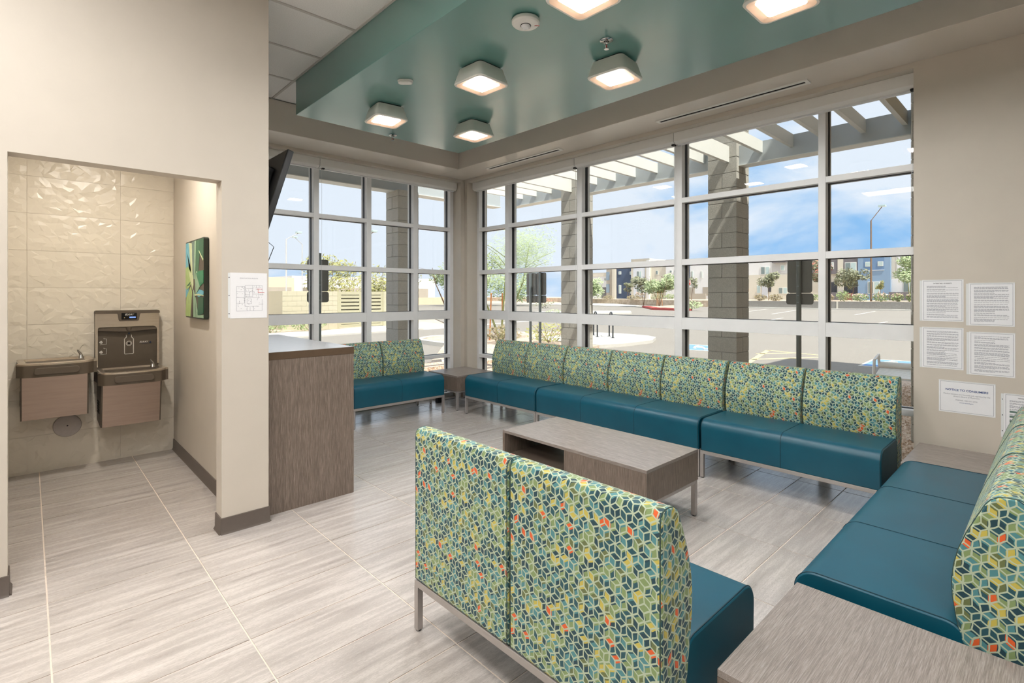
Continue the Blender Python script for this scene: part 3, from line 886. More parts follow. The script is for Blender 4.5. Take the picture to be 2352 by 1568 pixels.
# ------------------------------------------------------------------ tables
def table_frame(t, x0, x1, y0, y1, h, tb=0.028):
    m = MB()
    m.box(x0, x1, y0, y0 + tb, h - 0.022, h).box(x0, x1, y1 - tb, y1, h - 0.022, h)
    m.box(x0, x0 + tb, y0 + tb, y1 - tb, h - 0.022, h).box(x1 - tb, x1, y0 + tb, y1 - tb, h - 0.022, h)
    part('frame', m, 'steel_leg', t, bevel=0.002)
    for x in (x0, x1 - tb):
        for y in (y0, y1 - tb):
            l = part('leg', B(x, x + tb, y, y + tb, 0.006, h - 0.022), 'steel_leg', t, bevel=0.002)
            part('glide', MB().lathe([(0.0, 0.0), (0.012, 0.0), (0.012, 0.007), (0.0, 0.007)], (x + tb / 2, y + tb / 2, 0), 10), 'black_plastic', l)
def cube_table(x0, x1, y0, y1, grain, label):
    t = empty('side_table', (x0, y0, 0), 0, label, 'table', 'square laminate side tables')
    w, d = x1 - x0, y1 - y0
    part('top', B(0, w, 0, d, 0.414, 0.434), grain, t, bevel=0.0012)
    e = 0.018
    part('front_panel', B(0, w, 0, e, 0.242, 0.4135), 'wood_v', t)
    part('back_panel', B(0, w, d - e, d, 0.242, 0.4135), 'wood_v', t)
    part('side_panel', B(0, e, e, d - e, 0.242, 0.4135), 'wood_v', t)
    part('side_panel', B(w - e, w, e, d - e, 0.242, 0.4135), 'wood_v', t)
    part('bottom_panel', B(e, w - e, e, d - e, 0.242, 0.258), 'wood_v', t)
    table_frame(t, 0.004, w - 0.004, 0.004, d - 0.004, 0.241)
cube_table(3.872, 4.475, 5.118, 5.735, 'wood_x_lit', 'square wood-grain table in the far corner between two benches')
cube_table(3.825, 4.43, 0.047, 0.657, 'wood_y_lit', 'square wood-grain table below the notices, behind the wide seat')
cube_table(1.352, 1.965, 0.020, 0.632, 'wood_x_lit', 'square wood-grain table at the bottom right, nearest to the viewer')

ct = empty('coffee_table', (2.580, 1.620, 0), 0, 'low wood-grain coffee table with an open cubby in the middle of the seating', 'table')
cw, cd_, e = 0.610, 1.228, 0.022
part('top', B(0, cw, 0, cd_, 0.414, 0.434), 'wood_y_lit', ct, bevel=0.0012)
part('bottom_panel', B(0, cw, 0, cd_, 0.236, 0.256), 'wood_v', ct)
part('end_panel', B(0, cw, 0, e, 0.256, 0.414), 'wood_v', ct)
part('end_panel', B(0, cw, cd_ - e, cd_, 0.256, 0.414), 'wood_v', ct)
part('front_panel', B(0, e, e, 0.625, 0.256, 0.414), 'wood_v', ct)
part('back_panel', B(cw - e, cw, e, 0.625, 0.256, 0.414), 'wood_v', ct)
part('divider', B(e, cw - e, 0.603, 0.625, 0.256, 0.414), 'wood_v', ct)
table_frame(ct, 0.003, cw - 0.003, 0.003, cd_ - 0.003, 0.235, 0.03)

# ------------------------------------------------------------------ counter and stool
co = empty('counter', (CX1 + 0.003, 3.53, 0), 0, 'tall bar counter with wood-grain end panel and grey top beside the wall end', 'counter')
part('end_panel', B(0, 0.614, 0.002, 0.027, 0.0, 1.012), 'wood_v', co)
part('end_panel', B(0, 0.614, 1.55, 1.575, 0.0, 1.012), 'wood_v', co)
part('modesty_panel', B(0.0, 0.02, 0.027, 1.55, 0.05, 1.012), 'wood_v', co)
wt_ = part('worktop', B(0, 0.616, 0, 1.577, 1.0625, 1.0635), 'worktop', co)
part('edge_band', B(0, 0.616, 0, 1.577, 1.012, 1.0625), 'edge_brown', wt_, bevel=0.002)
st = empty('stool', (1.60, 3.86, 0), 0, 'bar stool mostly hidden behind the counter end panel', 'stool')
for sx in (-1, 1):
    for sy in (-1, 1):
        l = part('leg', MB().tube([(sx * 0.12, sy * 0.12, 0.66), (sx * 0.188, sy * 0.172, 0.012)], 0.0115, 10), 'steel_leg', st, smooth=40)
        part('foot', MB().lathe([(0.0, 0.0), (0.014, 0.0), (0.014, 0.02), (0.0, 0.02)], (sx * 0.19, sy * 0.173, 0), 10), 'black_plastic', l)
part('foot_ring', MB().tube([(0.155 * math.cos(a * PI / 12) * 1.2, 0.155 * math.sin(a * PI / 12) * 1.2, 0.22) for a in range(24)], 0.009, 8, closed=True), 'steel_leg', st, smooth=60)
part('seat', MB().prism(rrect(-0.19, 0.19, -0.18, 0.18, 0.08), 'XY', 0.66, 0.71), 'vinyl', st, bevel=0.015)
# ------------------------------------------------------------------ television on its bracket
tv = empty('television', (CX1, 4.62, 2.2), 0, 'black wall television tilted down on its bracket above the counter', 'television')
ang = math.atan2(0.207, 0.688)
def tvp(d, w, h):          # depth in front of the screen back, along the wall, up the screen
    c, s = math.cos(ang), math.sin(ang)
    return (0.245 + d * c + h * s, w, -d * s + h * c)
def tvbox(d0, d1, w0, w1, h0, h1):
    vs = [tvp(d, w, h) for d, w, h in ((d0, w0, h0), (d1, w0, h0), (d1, w1, h0), (d0, w1, h0), (d0, w0, h1), (d1, w0, h1), (d1, w1, h1), (d0, w1, h1))]
    return MB().add(vs, [(3, 2, 1, 0), (4, 5, 6, 7), (0, 1, 5, 4), (1, 2, 6, 5), (2, 3, 7, 6), (3, 0, 4, 7)])
part('cabinet', tvbox(-0.03, 0.02, -0.615, 0.615, -0.355, 0.355), 'black_plastic', tv, bevel=0.008)
part('rear_housing', tvbox(-0.075, -0.028, -0.46, 0.46, -0.30, 0.22), 'black_plastic', tv, bevel=0.012)
part('screen', tvbox(0.0195, 0.0215, -0.60, 0.60, -0.335, 0.345), 'black_screen', tv)
for w in (-0.26, 0.26):
    part('bracket_rail', tvbox(-0.105, -0.07, w - 0.02, w + 0.02, -0.22, 0.2), 'black_plastic', tv)
    part('tilt_arm', MB().tube([tvp(-0.09, w, 0.12), (0.09, w, -0.02), tvp(-0.09, w, -0.12)], 0.01, 8), 'black_plastic', tv, smooth=40)
    part('tilt_link', MB().tube([(0.02, w * 0.6, 0.05), (0.11, w * 0.9, -0.02), tvp(-0.09, w, 0.02)], 0.014, 8), 'black_plastic', tv, smooth=40)
part('wall_plate', B(0.0, 0.025, -0.3, 0.3, -0.12, 0.14), 'black_plastic', tv, bevel=0.003)
part('cross_bar', tvbox(-0.12, -0.095, -0.34, 0.34, -0.03, 0.03), 'black_plastic', tv)
part('power_cable', MB().tube([tvp(0.01, -0.58, -0.35), (0.23, -0.575, -0.40), (0.15, -0.57, -0.62), (0.06, -0.56, -0.75), (0.02, -0.55, -0.80)], 0.003, 6), 'black_plastic', tv, smooth=60)

# ------------------------------------------------------------------ drinking fountains
def apron_plan(w, d, bow):
    pts = [(0.0, 0.0), (0.0, -d + 0.05)]
    n = 12
    for k in range(n + 1):
        u = k / n
        pts.append((w * u, -d - bow * math.sin(PI * u) + (0.045 if k in (0, n) else 0.0)))
    pts += [(w, -d + 0.05), (w, 0.0)]
    return rnd([(x, y, 0.02) for x, y in pts], 2)
def fountain(x0, w, z_rim, z_bot, label, filler):
    t = empty('drinking_fountain', (x0, 5.677, 0), 0, label, 'drinking fountain', 'drinking fountains in the nook')
    d = 0.40
    zt = z_rim - 0.105
    # lower cabinet, raked front
    cab = [(-0.004, z_bot + 0.02), (-0.31, z_bot), (-d + 0.035, zt + 0.004), (-0.004, zt + 0.004)]
    part('cabinet', MB().prism(cab, 'YZ', 0.022, w - 0.03), 'fountain_taupe', t)
    fp = [(-0.311, z_bot + 0.002), (-0.319, z_bot + 0.001), (-d + 0.026, zt), (-d + 0.034, zt)]
    part('front_panel', MB().prism(fp, 'YZ', 0.032, w - 0.04), 'bronze_steel', t)
    for k in range(5):
        part('vent_slot', B(0.019, 0.022, -0.22, -0.08, z_bot + 0.10 + k * 0.022, z_bot + 0.112 + k * 0.022), 'dark_slot', t)
    plan = apron_plan(w, d, 0.035)
    part('apron', MB().prism(plan, 'XY', zt, z_rim - 0.016), 'fountain_taupe', t, smooth=40)
    # steel deck as a ring around the basin
    deck = apron_plan(w, d, 0.035)
    m = len(deck)
    cx, cy = w * 0.5, -d * 0.52
    def inner(p, sx, sy): return (cx + (p[0] - cx) * sx, cy + (p[1] - cy) * sy)
    rings = [[(p[0], p[1], z_rim - 0.016) for p in deck], [(p[0], p[1], z_rim - 0.003) for p in deck],
             [(*inner(p, 0.97, 0.97), z_rim) for p in deck],
             [(*inner(p, 0.83, 0.76), z_rim - 0.001) for p in deck], [(*inner(p, 0.78, 0.68), z_rim - 0.02) for p in deck], [(*inner(p, 0.62, 0.5), z_rim - 0.05) for p in deck]]
    vs = [v for r_ in rings for v in r_]
    fs = []
    ar = sum(deck[i][0] * deck[(i + 1) % m][1] - deck[(i + 1) % m][0] * deck[i][1] for i in range(m))
    for i in range(len(rings) - 1):
        for k in range(m):
            l = (k + 1) % m
            q = (i * m + k, i * m + l, (i + 1) * m + l, (i + 1) * m + k)
            fs.append(q if ar > 0 else q[::-1])
    f = tuple(5 * m + k for k in range(m)); fs.append(f if ar > 0 else f[::-1])
    basin = part('basin', MB().add(vs, fs), 'stainless', t, smooth=35)
    part('drain', MB().lathe([(0.0, 0.002), (0.022, 0.002), (0.022, 0.0), (0.0, 0.0)][::-1], (cx, cy, z_rim - 0.05), 16), 'chrome', basin)
    # push bar on the front of the apron
    pb = rrect(w * 0.22, w * 0.80, zt + 0.018, z_rim - 0.034, 0.022, 6)
    part('push_bar', MB().prism(pb, 'XZ', -d - 0.041, -d - 0.01), 'fountain_taupe', t, bevel=0.004)
    bx, by = w * 0.84, -d * 0.55
    s = part('bubbler', MB().lathe([(0.019, z_rim - 0.002), (0.017, z_rim + 0.012), (0.013, z_rim + 0.022), (0.012, z_rim + 0.03), (0.0, z_rim + 0.03)], (bx, by, 0), 16), 'chrome', t, smooth=40)
    part('spout', MB().tube([(bx, by, z_rim + 0.028), (bx - 0.005, by - 0.004, z_rim + 0.042), (bx - 0.016, by - 0.012, z_rim + 0.058), (bx - 0.022, by - 0.018, z_rim + 0.072)], 0.011, 10, r_end=0.005), 'chrome', s, smooth=50)
    if not filler: return t
    # bottle filling station above
    x1, z0, z1 = w, z_rim - 0.005, 1.305
    part('filler_back', MB().prism(rrect(0.004, x1 - 0.004, z0, z1, 0.01), 'XZ', -0.045, -0.002), 'fountain_taupe', t, bevel=0.003)
    # steel fascia framing the alcove
    fasc = MB()
    fasc.prism(rnd([(0.006, z0 + 0.02), (0.022, z0 + 0.02), (0.022, 1.13), (0.022, 1.163, 0.03), (x1 - 0.022, 1.163, 0.03), (x1 - 0.022, z0 + 0.02), (x1 - 0.006, z0 + 0.02), (x1 - 0.006, 1.283, 0.008), (0.006, 1.283, 0.008)], 4), 'XZ', -0.088, -0.04)
    part('filler_fascia', fasc, 'stainless', t, smooth=35)
    cap = rnd([(0.002, 1.278, 0.0), (0.155, 1.278, 0.01), (0.165, 1.212, 0.012), (0.305, 1.212, 0.012), (0.315, 1.278, 0.01), (x1 - 0.002, 1.278, 0.0), (x1 - 0.002, 1.305, 0.012), (0.002, 1.305, 0.012)], 4)
    part('filler_cap', MB().prism(cap, 'XZ', -0.093, -0.003), 'fountain_taupe', t, smooth=35)
    dp = part('display', B(0.182, 0.29, -0.0955, -0.092, 1.226, 1.282), 'black_screen', t)
    text('lettering', 'ELKAY', 0.021, 'icon_white', dp, (0.236, -0.0962, 1.268), (1, 0, 0), (0, 0, 1), shear=0.35, bold=0.0004)
    part('readout', B(0.238, 0.282, -0.0963, -0.0953, 1.238, 1.249), 'display_glow', dp)
    part('status_light', B(0.2, 0.206, -0.0963, -0.0953, 1.238, 1.244), 'paint_yellow', dp)
    nz = part('nozzle', MB().lathe([(0.0, 1.128), (0.02, 1.13), (0.024, 1.15), (0.024, 1.163), (0.0, 1.163)], (0.236, -0.068, 0), 18), 'fountain_taupe', t, smooth=40)
    part('alcove_ledge', MB().prism(rnd([(0.022, 1.135, 0.0), (0.22, 1.118, 0.1), (x1 - 0.022, 1.135, 0.0), (x1 - 0.022, 1.165), (0.022, 1.165)], 4), 'XZ', -0.08, -0.043), 'fountain_taupe', t, smooth=40)
    # printed marks on the alcove back
    ic = empty('marking', (0, 0, 0)); ic.parent = t; ic.name = 'marking'
    yb = -0.0475
    def stroke(pts, r=0.0022): return MB().tube([(a, yb + 0.001, b_) for a, b_ in pts], r, 6)
    bot = [(0.222, 1.088), (0.222, 1.068), (0.208, 1.052), (0.208, 0.925), (0.212, 0.92), (0.268, 0.92), (0.272, 0.925), (0.272, 1.052), (0.258, 1.068), (0.258, 1.088)]
    part('bottle_mark', stroke(bot, 0.003), 'icon_white', ic)
    part('sensor_mark', MB().tube([(0.24 + 0.02 * math.cos(a), yb + 0.001, 1.013 + 0.02 * math.sin(a)) for a in [k * PI / 10 for k in range(20)]], 0.002, 6, closed=True).tube([(0.24 + 0.013 * math.cos(a), yb + 0.001, 1.013 + 0.013 * math.sin(a)) for a in [k * PI / 10 for k in range(20)]], 0.0014, 6, closed=True), 'icon_white', ic)
    part('sensor_eye', MB().lathe([(0.0, yb - 0.003), (0.007, yb - 0.003), (0.007, yb + 0.002)], (0.24, 0, 1.013), 14, axis='Y'), 'black_screen', ic)
    def drop(cx, cz, s):
        pts = [(cx, cz + 1.6 * s)] + [(cx + s * math.cos(a), cz + s * math.sin(a)) for a in [R(35 - k * 25) for k in range(11)]]
        return MB().prism(pts, 'XZ', yb - 0.001, yb + 0.002)
    part('drop_mark', drop(0.24, 1.1, 0.007), 'icon_navy', ic)
    part('drop_mark', drop(0.395, 1.012, 0.008), 'icon_navy', ic)
    text('lettering', 'ELKAY', 0.021, 'icon_white', ic, (0.345, yb - 0.001, 1.02), (1, 0, 0), (0, 0, 1), shear=0.35, bold=0.0004)
    text('lettering', 'EZH2O', 0.013, 'icon_navy', ic, (0.355, yb - 0.001, 1.006), (1, 0, 0), (0, 0, 1), shear=0.2)
    for zc in (1.02, 0.935):
        part('hand_mark', stroke([(0.066, zc + 0.05), (0.066, zc + 0.042), (0.084, zc + 0.04), (0.084, zc - 0.005), (0.04, zc - 0.008)], 0.002), 'icon_white', ic)
        part('hand_mark', MB().prism(rnd([(0.03, zc + 0.012, 0.006), (0.05, zc + 0.03, 0.006), (0.06, zc + 0.008, 0.005), (0.048, zc, 0.004)], 3), 'XZ', yb - 0.001, yb + 0.002), 'icon_white', ic)
    return t
fountain(-0.068, 0.452, 0.925, 0.485, 'left higher steel drinking fountain with brown apron', False)
fountain(0.408, 0.462, 0.81, 0.352, 'right lower drinking fountain with the bottle filling station above it', True)
cp = empty('access_cover', (0.238, 5.676, 0.35), 0, 'round grey access cover on the nook wall below the left fountain', 'wall plate')
part('cover', MB().lathe([(0.09, 0.0), (0.09, -0.005), (0.086, -0.007), (0.0, -0.007)], (0, 0, 0), 40, axis='Y'), 'plate_grey', cp, smooth=30)
part('rim', MB().tube([(0.09 * math.cos(k * PI / 20), -0.003, 0.09 * math.sin(k * PI / 20)) for k in range(40)], 0.0018, 6, closed=True), 'fountain_taupe', cp)
part('screw', MB().lathe([(0.0, -0.009), (0.006, -0.009), (0.006, -0.006)], (0, 0, 0), 12, axis='Y'), 'ink_dark', cp)

# ------------------------------------------------------------------ agave canvas on the nook wall
px = 0.993
ca = empty('canvas_picture', (px, 4.69, 1.565), 0, 'narrow canvas print of green agave leaves on the nook side wall', 'picture')
for nme, cc in (('art_sky', (104, 182, 200)), ('art_dark', (44, 52, 44)), ('art_green', (58, 112, 80)), ('art_deep', (34, 92, 66)), ('art_pale', (206, 214, 168)), ('art_mint', (150, 182, 150)), ('art_slate', (104, 128, 118)), ('art_brown', (82, 72, 62)), ('art_lime', (170, 196, 120)), ('art_emerald', (40, 132, 92))):
    simple(nme, S(*cc), 0.45, var=0.12, scale=18)
part('canvas', MB().prism(rrect(-0.305, 0.305, -0.31, 0.31, 0.02), 'YZ', -0.036, -0.002), 'art_dark', ca, bevel=0.003)
def leaf(pts, mt, k):
    # printed shape: u left-to-right as seen from the room (towards the viewer), v up
    part('printed_leaf', MB().prism([(0.30 - 0.60 * u, -0.30 + 0.60 * v) for u, v in pts], 'YZ', -0.0362 - 0.0002 * k, -0.03), mt, ca)
LV = [([(0, 0), (1, 0), (1, 1), (0, 1)], 'art_brown'),
      ([(0, 0.25), (0.16, 0.3), (0.3, 0.95), (0.22, 1), (0, 1)], 'art_sky'),
      ([(0.10, 0.86), (0.26, 0.56), (0.42, 0.52), (0.2, 0.6)], 'art_slate'),
      ([(0.18, 1), (0.36, 0.98), (0.44, 0.56), (0.34, 0.55)], 'art_pale'),
      ([(0.36, 1), (0.5, 1), (0.5, 0.5), (0.42, 0.5)], 'art_slate'),
      ([(0.52, 1), (0.60, 1), (0.56, 0.5), (0.48, 0.5)], 'art_mint'),
      ([(0.62, 1), (0.86, 1), (0.74, 0.62), (0.6, 0.5), (0.54, 0.5)], 'art_green'),
      ([(0.74, 0.86), (0.82, 0.83), (1, 0.74), (1, 1), (0.78, 1)], 'art_deep'),
      ([(0.0, 0.66), (0.14, 0.68), (0.3, 0.6), (0.42, 0.5), (0.28, 0.42), (0.08, 0.36), (0, 0.4)], 'art_lime'),
      ([(0.18, 0.62), (0.44, 0.55), (0.46, 0.42), (0.4, 0.36)], 'art_pale'),
      ([(0.05, 0.41), (0.3, 0.47), (0.24, 0.42)], 'art_green'),
      ([(0.0, 0.04), (0.06, 0.26), (0.3, 0.4), (0.42, 0.3), (0.34, 0.0), (0.02, 0.0)], 'art_lime'),
      ([(0.3, 0.0), (0.4, 0.34), (0.46, 0.3), (0.4, 0.0)], 'art_brown'),
      ([(0.46, 0.0), (0.46, 0.36), (0.54, 0.3), (0.6, 0.0)], 'art_mint'),
      ([(0.6, 0.3), (0.56, 0.5), (0.62, 0.6), (0.74, 0.58), (0.86, 0.42), (0.7, 0.34)], 'art_mint'),
      ([(0.62, 0.57), (0.76, 0.6), (1, 0.6), (1, 0.44), (0.82, 0.40)], 'art_emerald'),
      ([(0.62, 0.3), (0.8, 0.36), (1, 0.34), (1, 0.3), (0.76, 0.26)], 'art_sky'),
      ([(0.7, 0.02), (0.74, 0.27), (1, 0.26), (1, 0.06)], 'art_deep'),
      ([(0.58, 0.26), (0.72, 0.03), (1, 0.04), (1, 0.0), (0.64, 0.0)], 'art_mint'),
      ([(0.77, 0.86), (0.78, 0.845), (0.98, 0.72), (0.99, 0.74)], 'art_pale'),
      ([(0.54, 0.30), (0.74, 0.305), (1, 0.29), (1, 0.28), (0.7, 0.285), (0.56, 0.28)], 'art_pale')]
for k, (pts, mt) in enumerate(LV): leaf(pts, mt, k)

# ------------------------------------------------------------------ papers
def line_rows(rg, x0, x1, ys, full=0.9, thick=0.0022, gapf=0.12):
    """greeked text rows: (x0,x1,y0,y1) strips"""
    out = []
    for y, wfrac in ys:
        x = x0; xe = x0 + (x1 - x0) * wfrac
        while x < xe - 0.004:
            w = min(rg.uniform(0.006, 0.02), xe - x)
            out.append((x, x + w, y - thick / 2, y + thick / 2)); x += w + 0.0022
    return out
def paper_x(y_left, z0, w, h, label, seed, title=None, rows=18, extra=None, tabs=True):
    """sheet taped to the right wall (plane x = XR): u runs towards -y"""
    t = empty('notice', (XR, y_left, z0), 0, label, 'notice', 'notices on the right wall')
    def bx(u0, u1, v0, v1, d0, d1): return B(-d1, -d0, -u1, -u0, v0, v1)
    part('sheet', bx(0, w, 0, h, 0.0008, 0.0016), 'paper', t)
    b = 0.008
    fr = MB()
    for (u0, u1, v0, v1) in ((b, w - b, b, b + 0.0015), (b, w - b, h - b - 0.0015, h - b), (b, b + 0.0015, b, h - b), (w - b - 0.0015, w - b, b, h - b)):
        fr.box(-0.0019, -0.0016, -u1, -u0, v0, v1)
    part('printed_border', fr, 'ink', t)
    rg = random.Random(seed)
    tx = MB(); v = h - 0.028
    if title:
        text('lettering', title, 0.0085, 'ink_dark', t, (-0.0019, -w / 2, h - 0.026), (0, -1, 0), (0, 0, 1), bold=0.0002)
        v -= 0.016
    ys = []
    while v > 0.022 and len(ys) < rows * 2:
        for _ in range(rg.choice((1, 2, 2, 3, 4))):
            if v < 0.022: break
            ys.append((v, rg.choice((1.0, 1.0, 0.97, 0.6)))); v -= 0.0052
        v -= 0.0055
    if extra is None:
        for (a, c, y0, y1) in line_rows(rg, 0.026, w - 0.026, ys): tx.box(-0.0019, -0.0016, -c, -a, y0, y1)
        part('printed_text', tx, 'ink', t)
    if tabs:
        part('binder_strip', bx(-0.013, -0.0005, 0.0, h - 0.004, 0.0003, 0.0007), 'sleeve', t)
    # plastic sleeve edge
    part('sleeve_lip', bx(0.002, w - 0.002, h - 0.006, h - 0.0005, 0.0019, 0.0023), 'sleeve', t)
    return t
paper_x(0.653, 1.262, 0.217, 0.281, 'upper left sheet of close print on the right wall, titled at the top', 11, 'PATIENT BILL OF RIGHTS')
paper_x(0.411, 1.240, 0.217, 0.278, 'upper right sheet of close print on the right wall', 12)
paper_x(0.653, 0.942, 0.217, 0.279, 'lower left sheet of close print on the right wall', 13)
paper_x(0.409, 0.919, 0.217, 0.281, 'lower right sheet of print on the right wall, its last lines centred', 14)
nt_ = paper_x(0.563, 0.655, 0.281, 0.214, 'landscape notice to consumers with a blue heading on the right wall', 15, None, 0, extra=True, tabs=False)
def nline(s, z, size, mt, **kw): text('lettering', s, size, mt, nt_, (-0.0019, -0.1405, z), (0, -1, 0), (0, 0, 1), **kw)
nline('NOTICE TO CONSUMERS', 0.152, 0.0185, 'ink_blue', bold=0.0005)
nline('Medical doctors are licensed and regulated by the', 0.124, 0.0115, 'ink')
nline('Arizona Board of Physicians', 0.110, 0.0115, 'ink')
nline('PHONE: 480-551-2700', 0.086, 0.0115, 'ink')
nline('www.azmd.gov', 0.071, 0.0115, 'ink_blue')
sh = paper_x(0.244, 0.540, 0.217, 0.28, 'sheet in a punched sleeve partly hidden by the patterned backrest at the right edge', 16, 'NONDISCRIMINATION')
for v in (0.04, 0.14, 0.24): part('punch_hole', MB().lathe([(0.0, -0.0012), (0.003, -0.0012), (0.003, -0.0006)], (0, 0.0065, v), 10, axis='X'), 'ink_dark', sh)
bl = MB()
for v in (0.10, 0.13, 0.16): bl.box(-0.00195, -0.0016, -0.10, -0.026, v, v + 0.012)
part('printed_shading', bl, 'art_slate', sh)

ev = empty('evacuation_plan', (0.893, WF0, 1.296), 0, 'evacuation route floor plan in a plastic sleeve on the wall end', 'notice')
part('sheet', B(0, 0.212, -0.0016, -0.0008, 0, 0.280), 'paper', ev)
part('binder_strip', B(-0.012, -0.0004, -0.0009, -0.0003, 0.004, 0.278), 'sleeve', ev)
for v in (0.03, 0.14, 0.25): part('punch_hole', MB().lathe([(0.0, -0.0014), (0.003, -0.0014), (0.003, -0.0008)], (-0.006, 0, v), 10, axis='Y'), 'ink_dark', ev)
text('lettering', 'EVACUATION ROUTE', 0.0105, 'ink', ev, (0.106, -0.0019, 0.246), (1, 0, 0), (0, 0, 1))
rg = random.Random(5)
fpn = MB(); red = MB()
def seg(m, u0, v0, u1, v1, w=0.0011):
    x0, z0 = 0.035 + 0.148 * u0, 0.045 + 0.158 * v0; x1, z1 = 0.035 + 0.148 * u1, 0.045 + 0.158 * v1
    m.box(min(x0, x1) - w / 2, max(x0, x1) + w / 2, -0.0019, -0.0016, min(z0, z1) - w / 2, max(z0, z1) + w / 2)
for s in [(0, 0, 1, 0), (0, 0, 0, 0.95), (1, 0, 1, 0.45), (1, 0.6, 1, 1), (0.34, 1, 1, 1), (0, 0.95, 0.3, 0.95), (0.3, 0.3, 0.3, 0.95), (0, 0.3, 0.28, 0.3), (0, 0.52, 0.28, 0.52), (0, 0.75, 0.28, 0.75), (0.34, 0.5, 0.34, 1), (0.34, 0.56, 0.62, 0.56), (0.62, 0.56, 0.62, 1), (0.34, 0.75, 0.62, 0.75), (0.62, 0.66, 0.86, 0.66), (0.86, 0.5, 0.86, 0.72), (0.34, 0.52, 0.9, 0.52), (0.32, 0.18, 0.88, 0.18), (0.32, 0.18, 0.32, 0.5), (0.4, 0.28, 0.4, 0.47), (0.4, 0.28, 0.58, 0.28), (0.58, 0.28, 0.58, 0.47), (0.4, 0.47, 0.58, 0.47), (0.4, 0, 0.4, 0.14), (0.52, 0, 0.52, 0.14), (0.66, 0, 0.66, 0.18), (0.86, 0.26, 1.04, 0.26), (0.34, 0.88, 0.62, 0.88), (0.76, 0.9, 0.76, 1), (0.88, 0.9, 0.88, 1), (0.76, 0.9, 0.88, 0.9), (0.62, 0.9, 0.7, 0.9), (0.34, 0.63, 0.5, 0.63), (0.5, 0.56, 0.5, 0.75), (0.86, 0.64, 1.05, 0.64)]:
    seg(fpn, *s)
for _ in range(60):
    u, v = rg.uniform(0.02, 0.98), rg.uniform(0.03, 0.97)
    if rg.random() < 0.5: seg(fpn, u, v, u + rg.uniform(0.01, 0.05), v, 0.0014)
    else: seg(fpn, u, v, u, min(0.98, v + rg.uniform(0.01, 0.04)), 0.0014)
part('printed_plan', fpn, 'ink', ev)
for s in [(0.78, 0.86, 1.0, 0.86), (0.84, 0.72, 0.84, 0.86), (0.84, 0.72, 1.08, 0.72)]: seg(red, *s, w=0.002)
part('printed_route', red, 'ink_red', ev)
ou = empty('outlet_box', (4.02, 5.70, 0.0), 0, 'small black box on the floor under the corner table', 'outlet box')
part('body', MB().prism(rrect(-0.05, 0.05, -0.03, 0.03, 0.008), 'XY', 0.0, 0.07), 'black_plastic', ou, bevel=0.004)
part('cord', MB().tube([(0.04, 0.02, 0.02), (0.14, 0.05, 0.008), (0.3, 0.06, 0.006)], 0.004, 6), 'black_plastic', ou)
# ------------------------------------------------------------------ outside: the building itself
G = -0.15
struct('roof', MB().box(-6, 4.87, -6, 6.13, 3.5, 4.6).box(-6, 4.87, 5.93, 6.13, 4.6, 5.0).box(4.67, 4.87, -6, 5.93, 4.6, 5.0), 'stucco_beige', 'flat roof with parapet above the waiting room', 'roof')
struct('building_wing', B(4.88, 13.0, -9.0, 0.6, G, 6.75), 'stucco_beige', 'tall wing of the same building to the right, out of sight', 'building')

# ground
def gpoly(name, pts, z0, z1, mt, label, cat, kind='structure'):
    return tag(part(name, MB().prism(pts, 'XY', z0, z1), mt), label, cat, None, kind)
gpoly('ground', [(-250, -60), (320, -60), (320, 320), (-250, 320)], -0.6, G - 0.05, 'gravel_far', 'pale desert ground stretching to the horizon', 'ground')
gpoly('parking_lot', [(4.9, 0.7), (66, 0.7), (66, 32), (75, 52), (60, 75), (26, 75), (26, 40), (16, 21.6), (-20, 21.6), (-20, 6.2), (4.9, 6.2)], G - 0.05, G, 'asphalt', 'pale asphalt car park and drive', 'car park')
gpoly('gravel_bed', [(4.88, 0.62), (11.6, 0.62), (11.9, 3.0), (9.0, 3.4), (8.9, 9.0), (4.88, 9.0)], G - 0.04, G + 0.01, 'gravel', 'tan gravel bed between window and car park', 'gravel')
gpoly('gravel_strip', [(-6, 6.13), (4.87, 6.13), (4.87, 8.6), (-6, 8.6)], G - 0.04, G + 0.01, 'gravel', 'tan gravel strip outside the rear window', 'gravel')
gpoly('planting_bed', [(4.9, 9.0), (8.9, 9.0), (12.4, 9.4), (12.6, 12.6), (16.2, 13.9), (14.4, 15.4), (12.6, 15.0), (10.5, 15.5), (9.4, 14.7), (9.2, 12.8), (6.6, 9.7)], G - 0.03, G + 0.08, 'gravel', 'gravel planting bed with the palo verde tree', 'gravel')
# pebbles that can be seen below the low rail
rg = random.Random(3)
pb = MB()
for _ in range(1500):
    x = rg.uniform(5.0, 11.0); y = x * rg.uniform(0.145, 0.185)
    if y < 0.65: continue
    r = rg.uniform(0.012, 0.03); a = rg.uniform(0, PI)
    vs = []
    for k in range(5):
        vs.append((x + r * math.cos(a + k * 1.2566) * rg.uniform(0.7, 1.2), y + r * math.sin(a + k * 1.2566) * rg.uniform(0.7, 1.2), G + 0.008))
    vs.append((x, y, G + 0.01 + r * rg.uniform(0.5, 0.9)))
    pb.add(vs, [(k, (k + 1) % 5, 5) for k in range(5)])
tag(part('pebbles', pb, 'gravel'), 'loose tan pebbles below the window', 'gravel', None, 'stuff')
gpoly('bike_pad', [(16.47, 12.83), (16.75, 11.37), (16.6, 10.4), (16.2, 9.8), (15.02, 9.22), (13.4, 9.16), (12.4, 9.4), (12.6, 12.6)], G - 0.03, G + 0.1, 'concrete', 'white concrete pad under the bicycle racks', 'pavement')
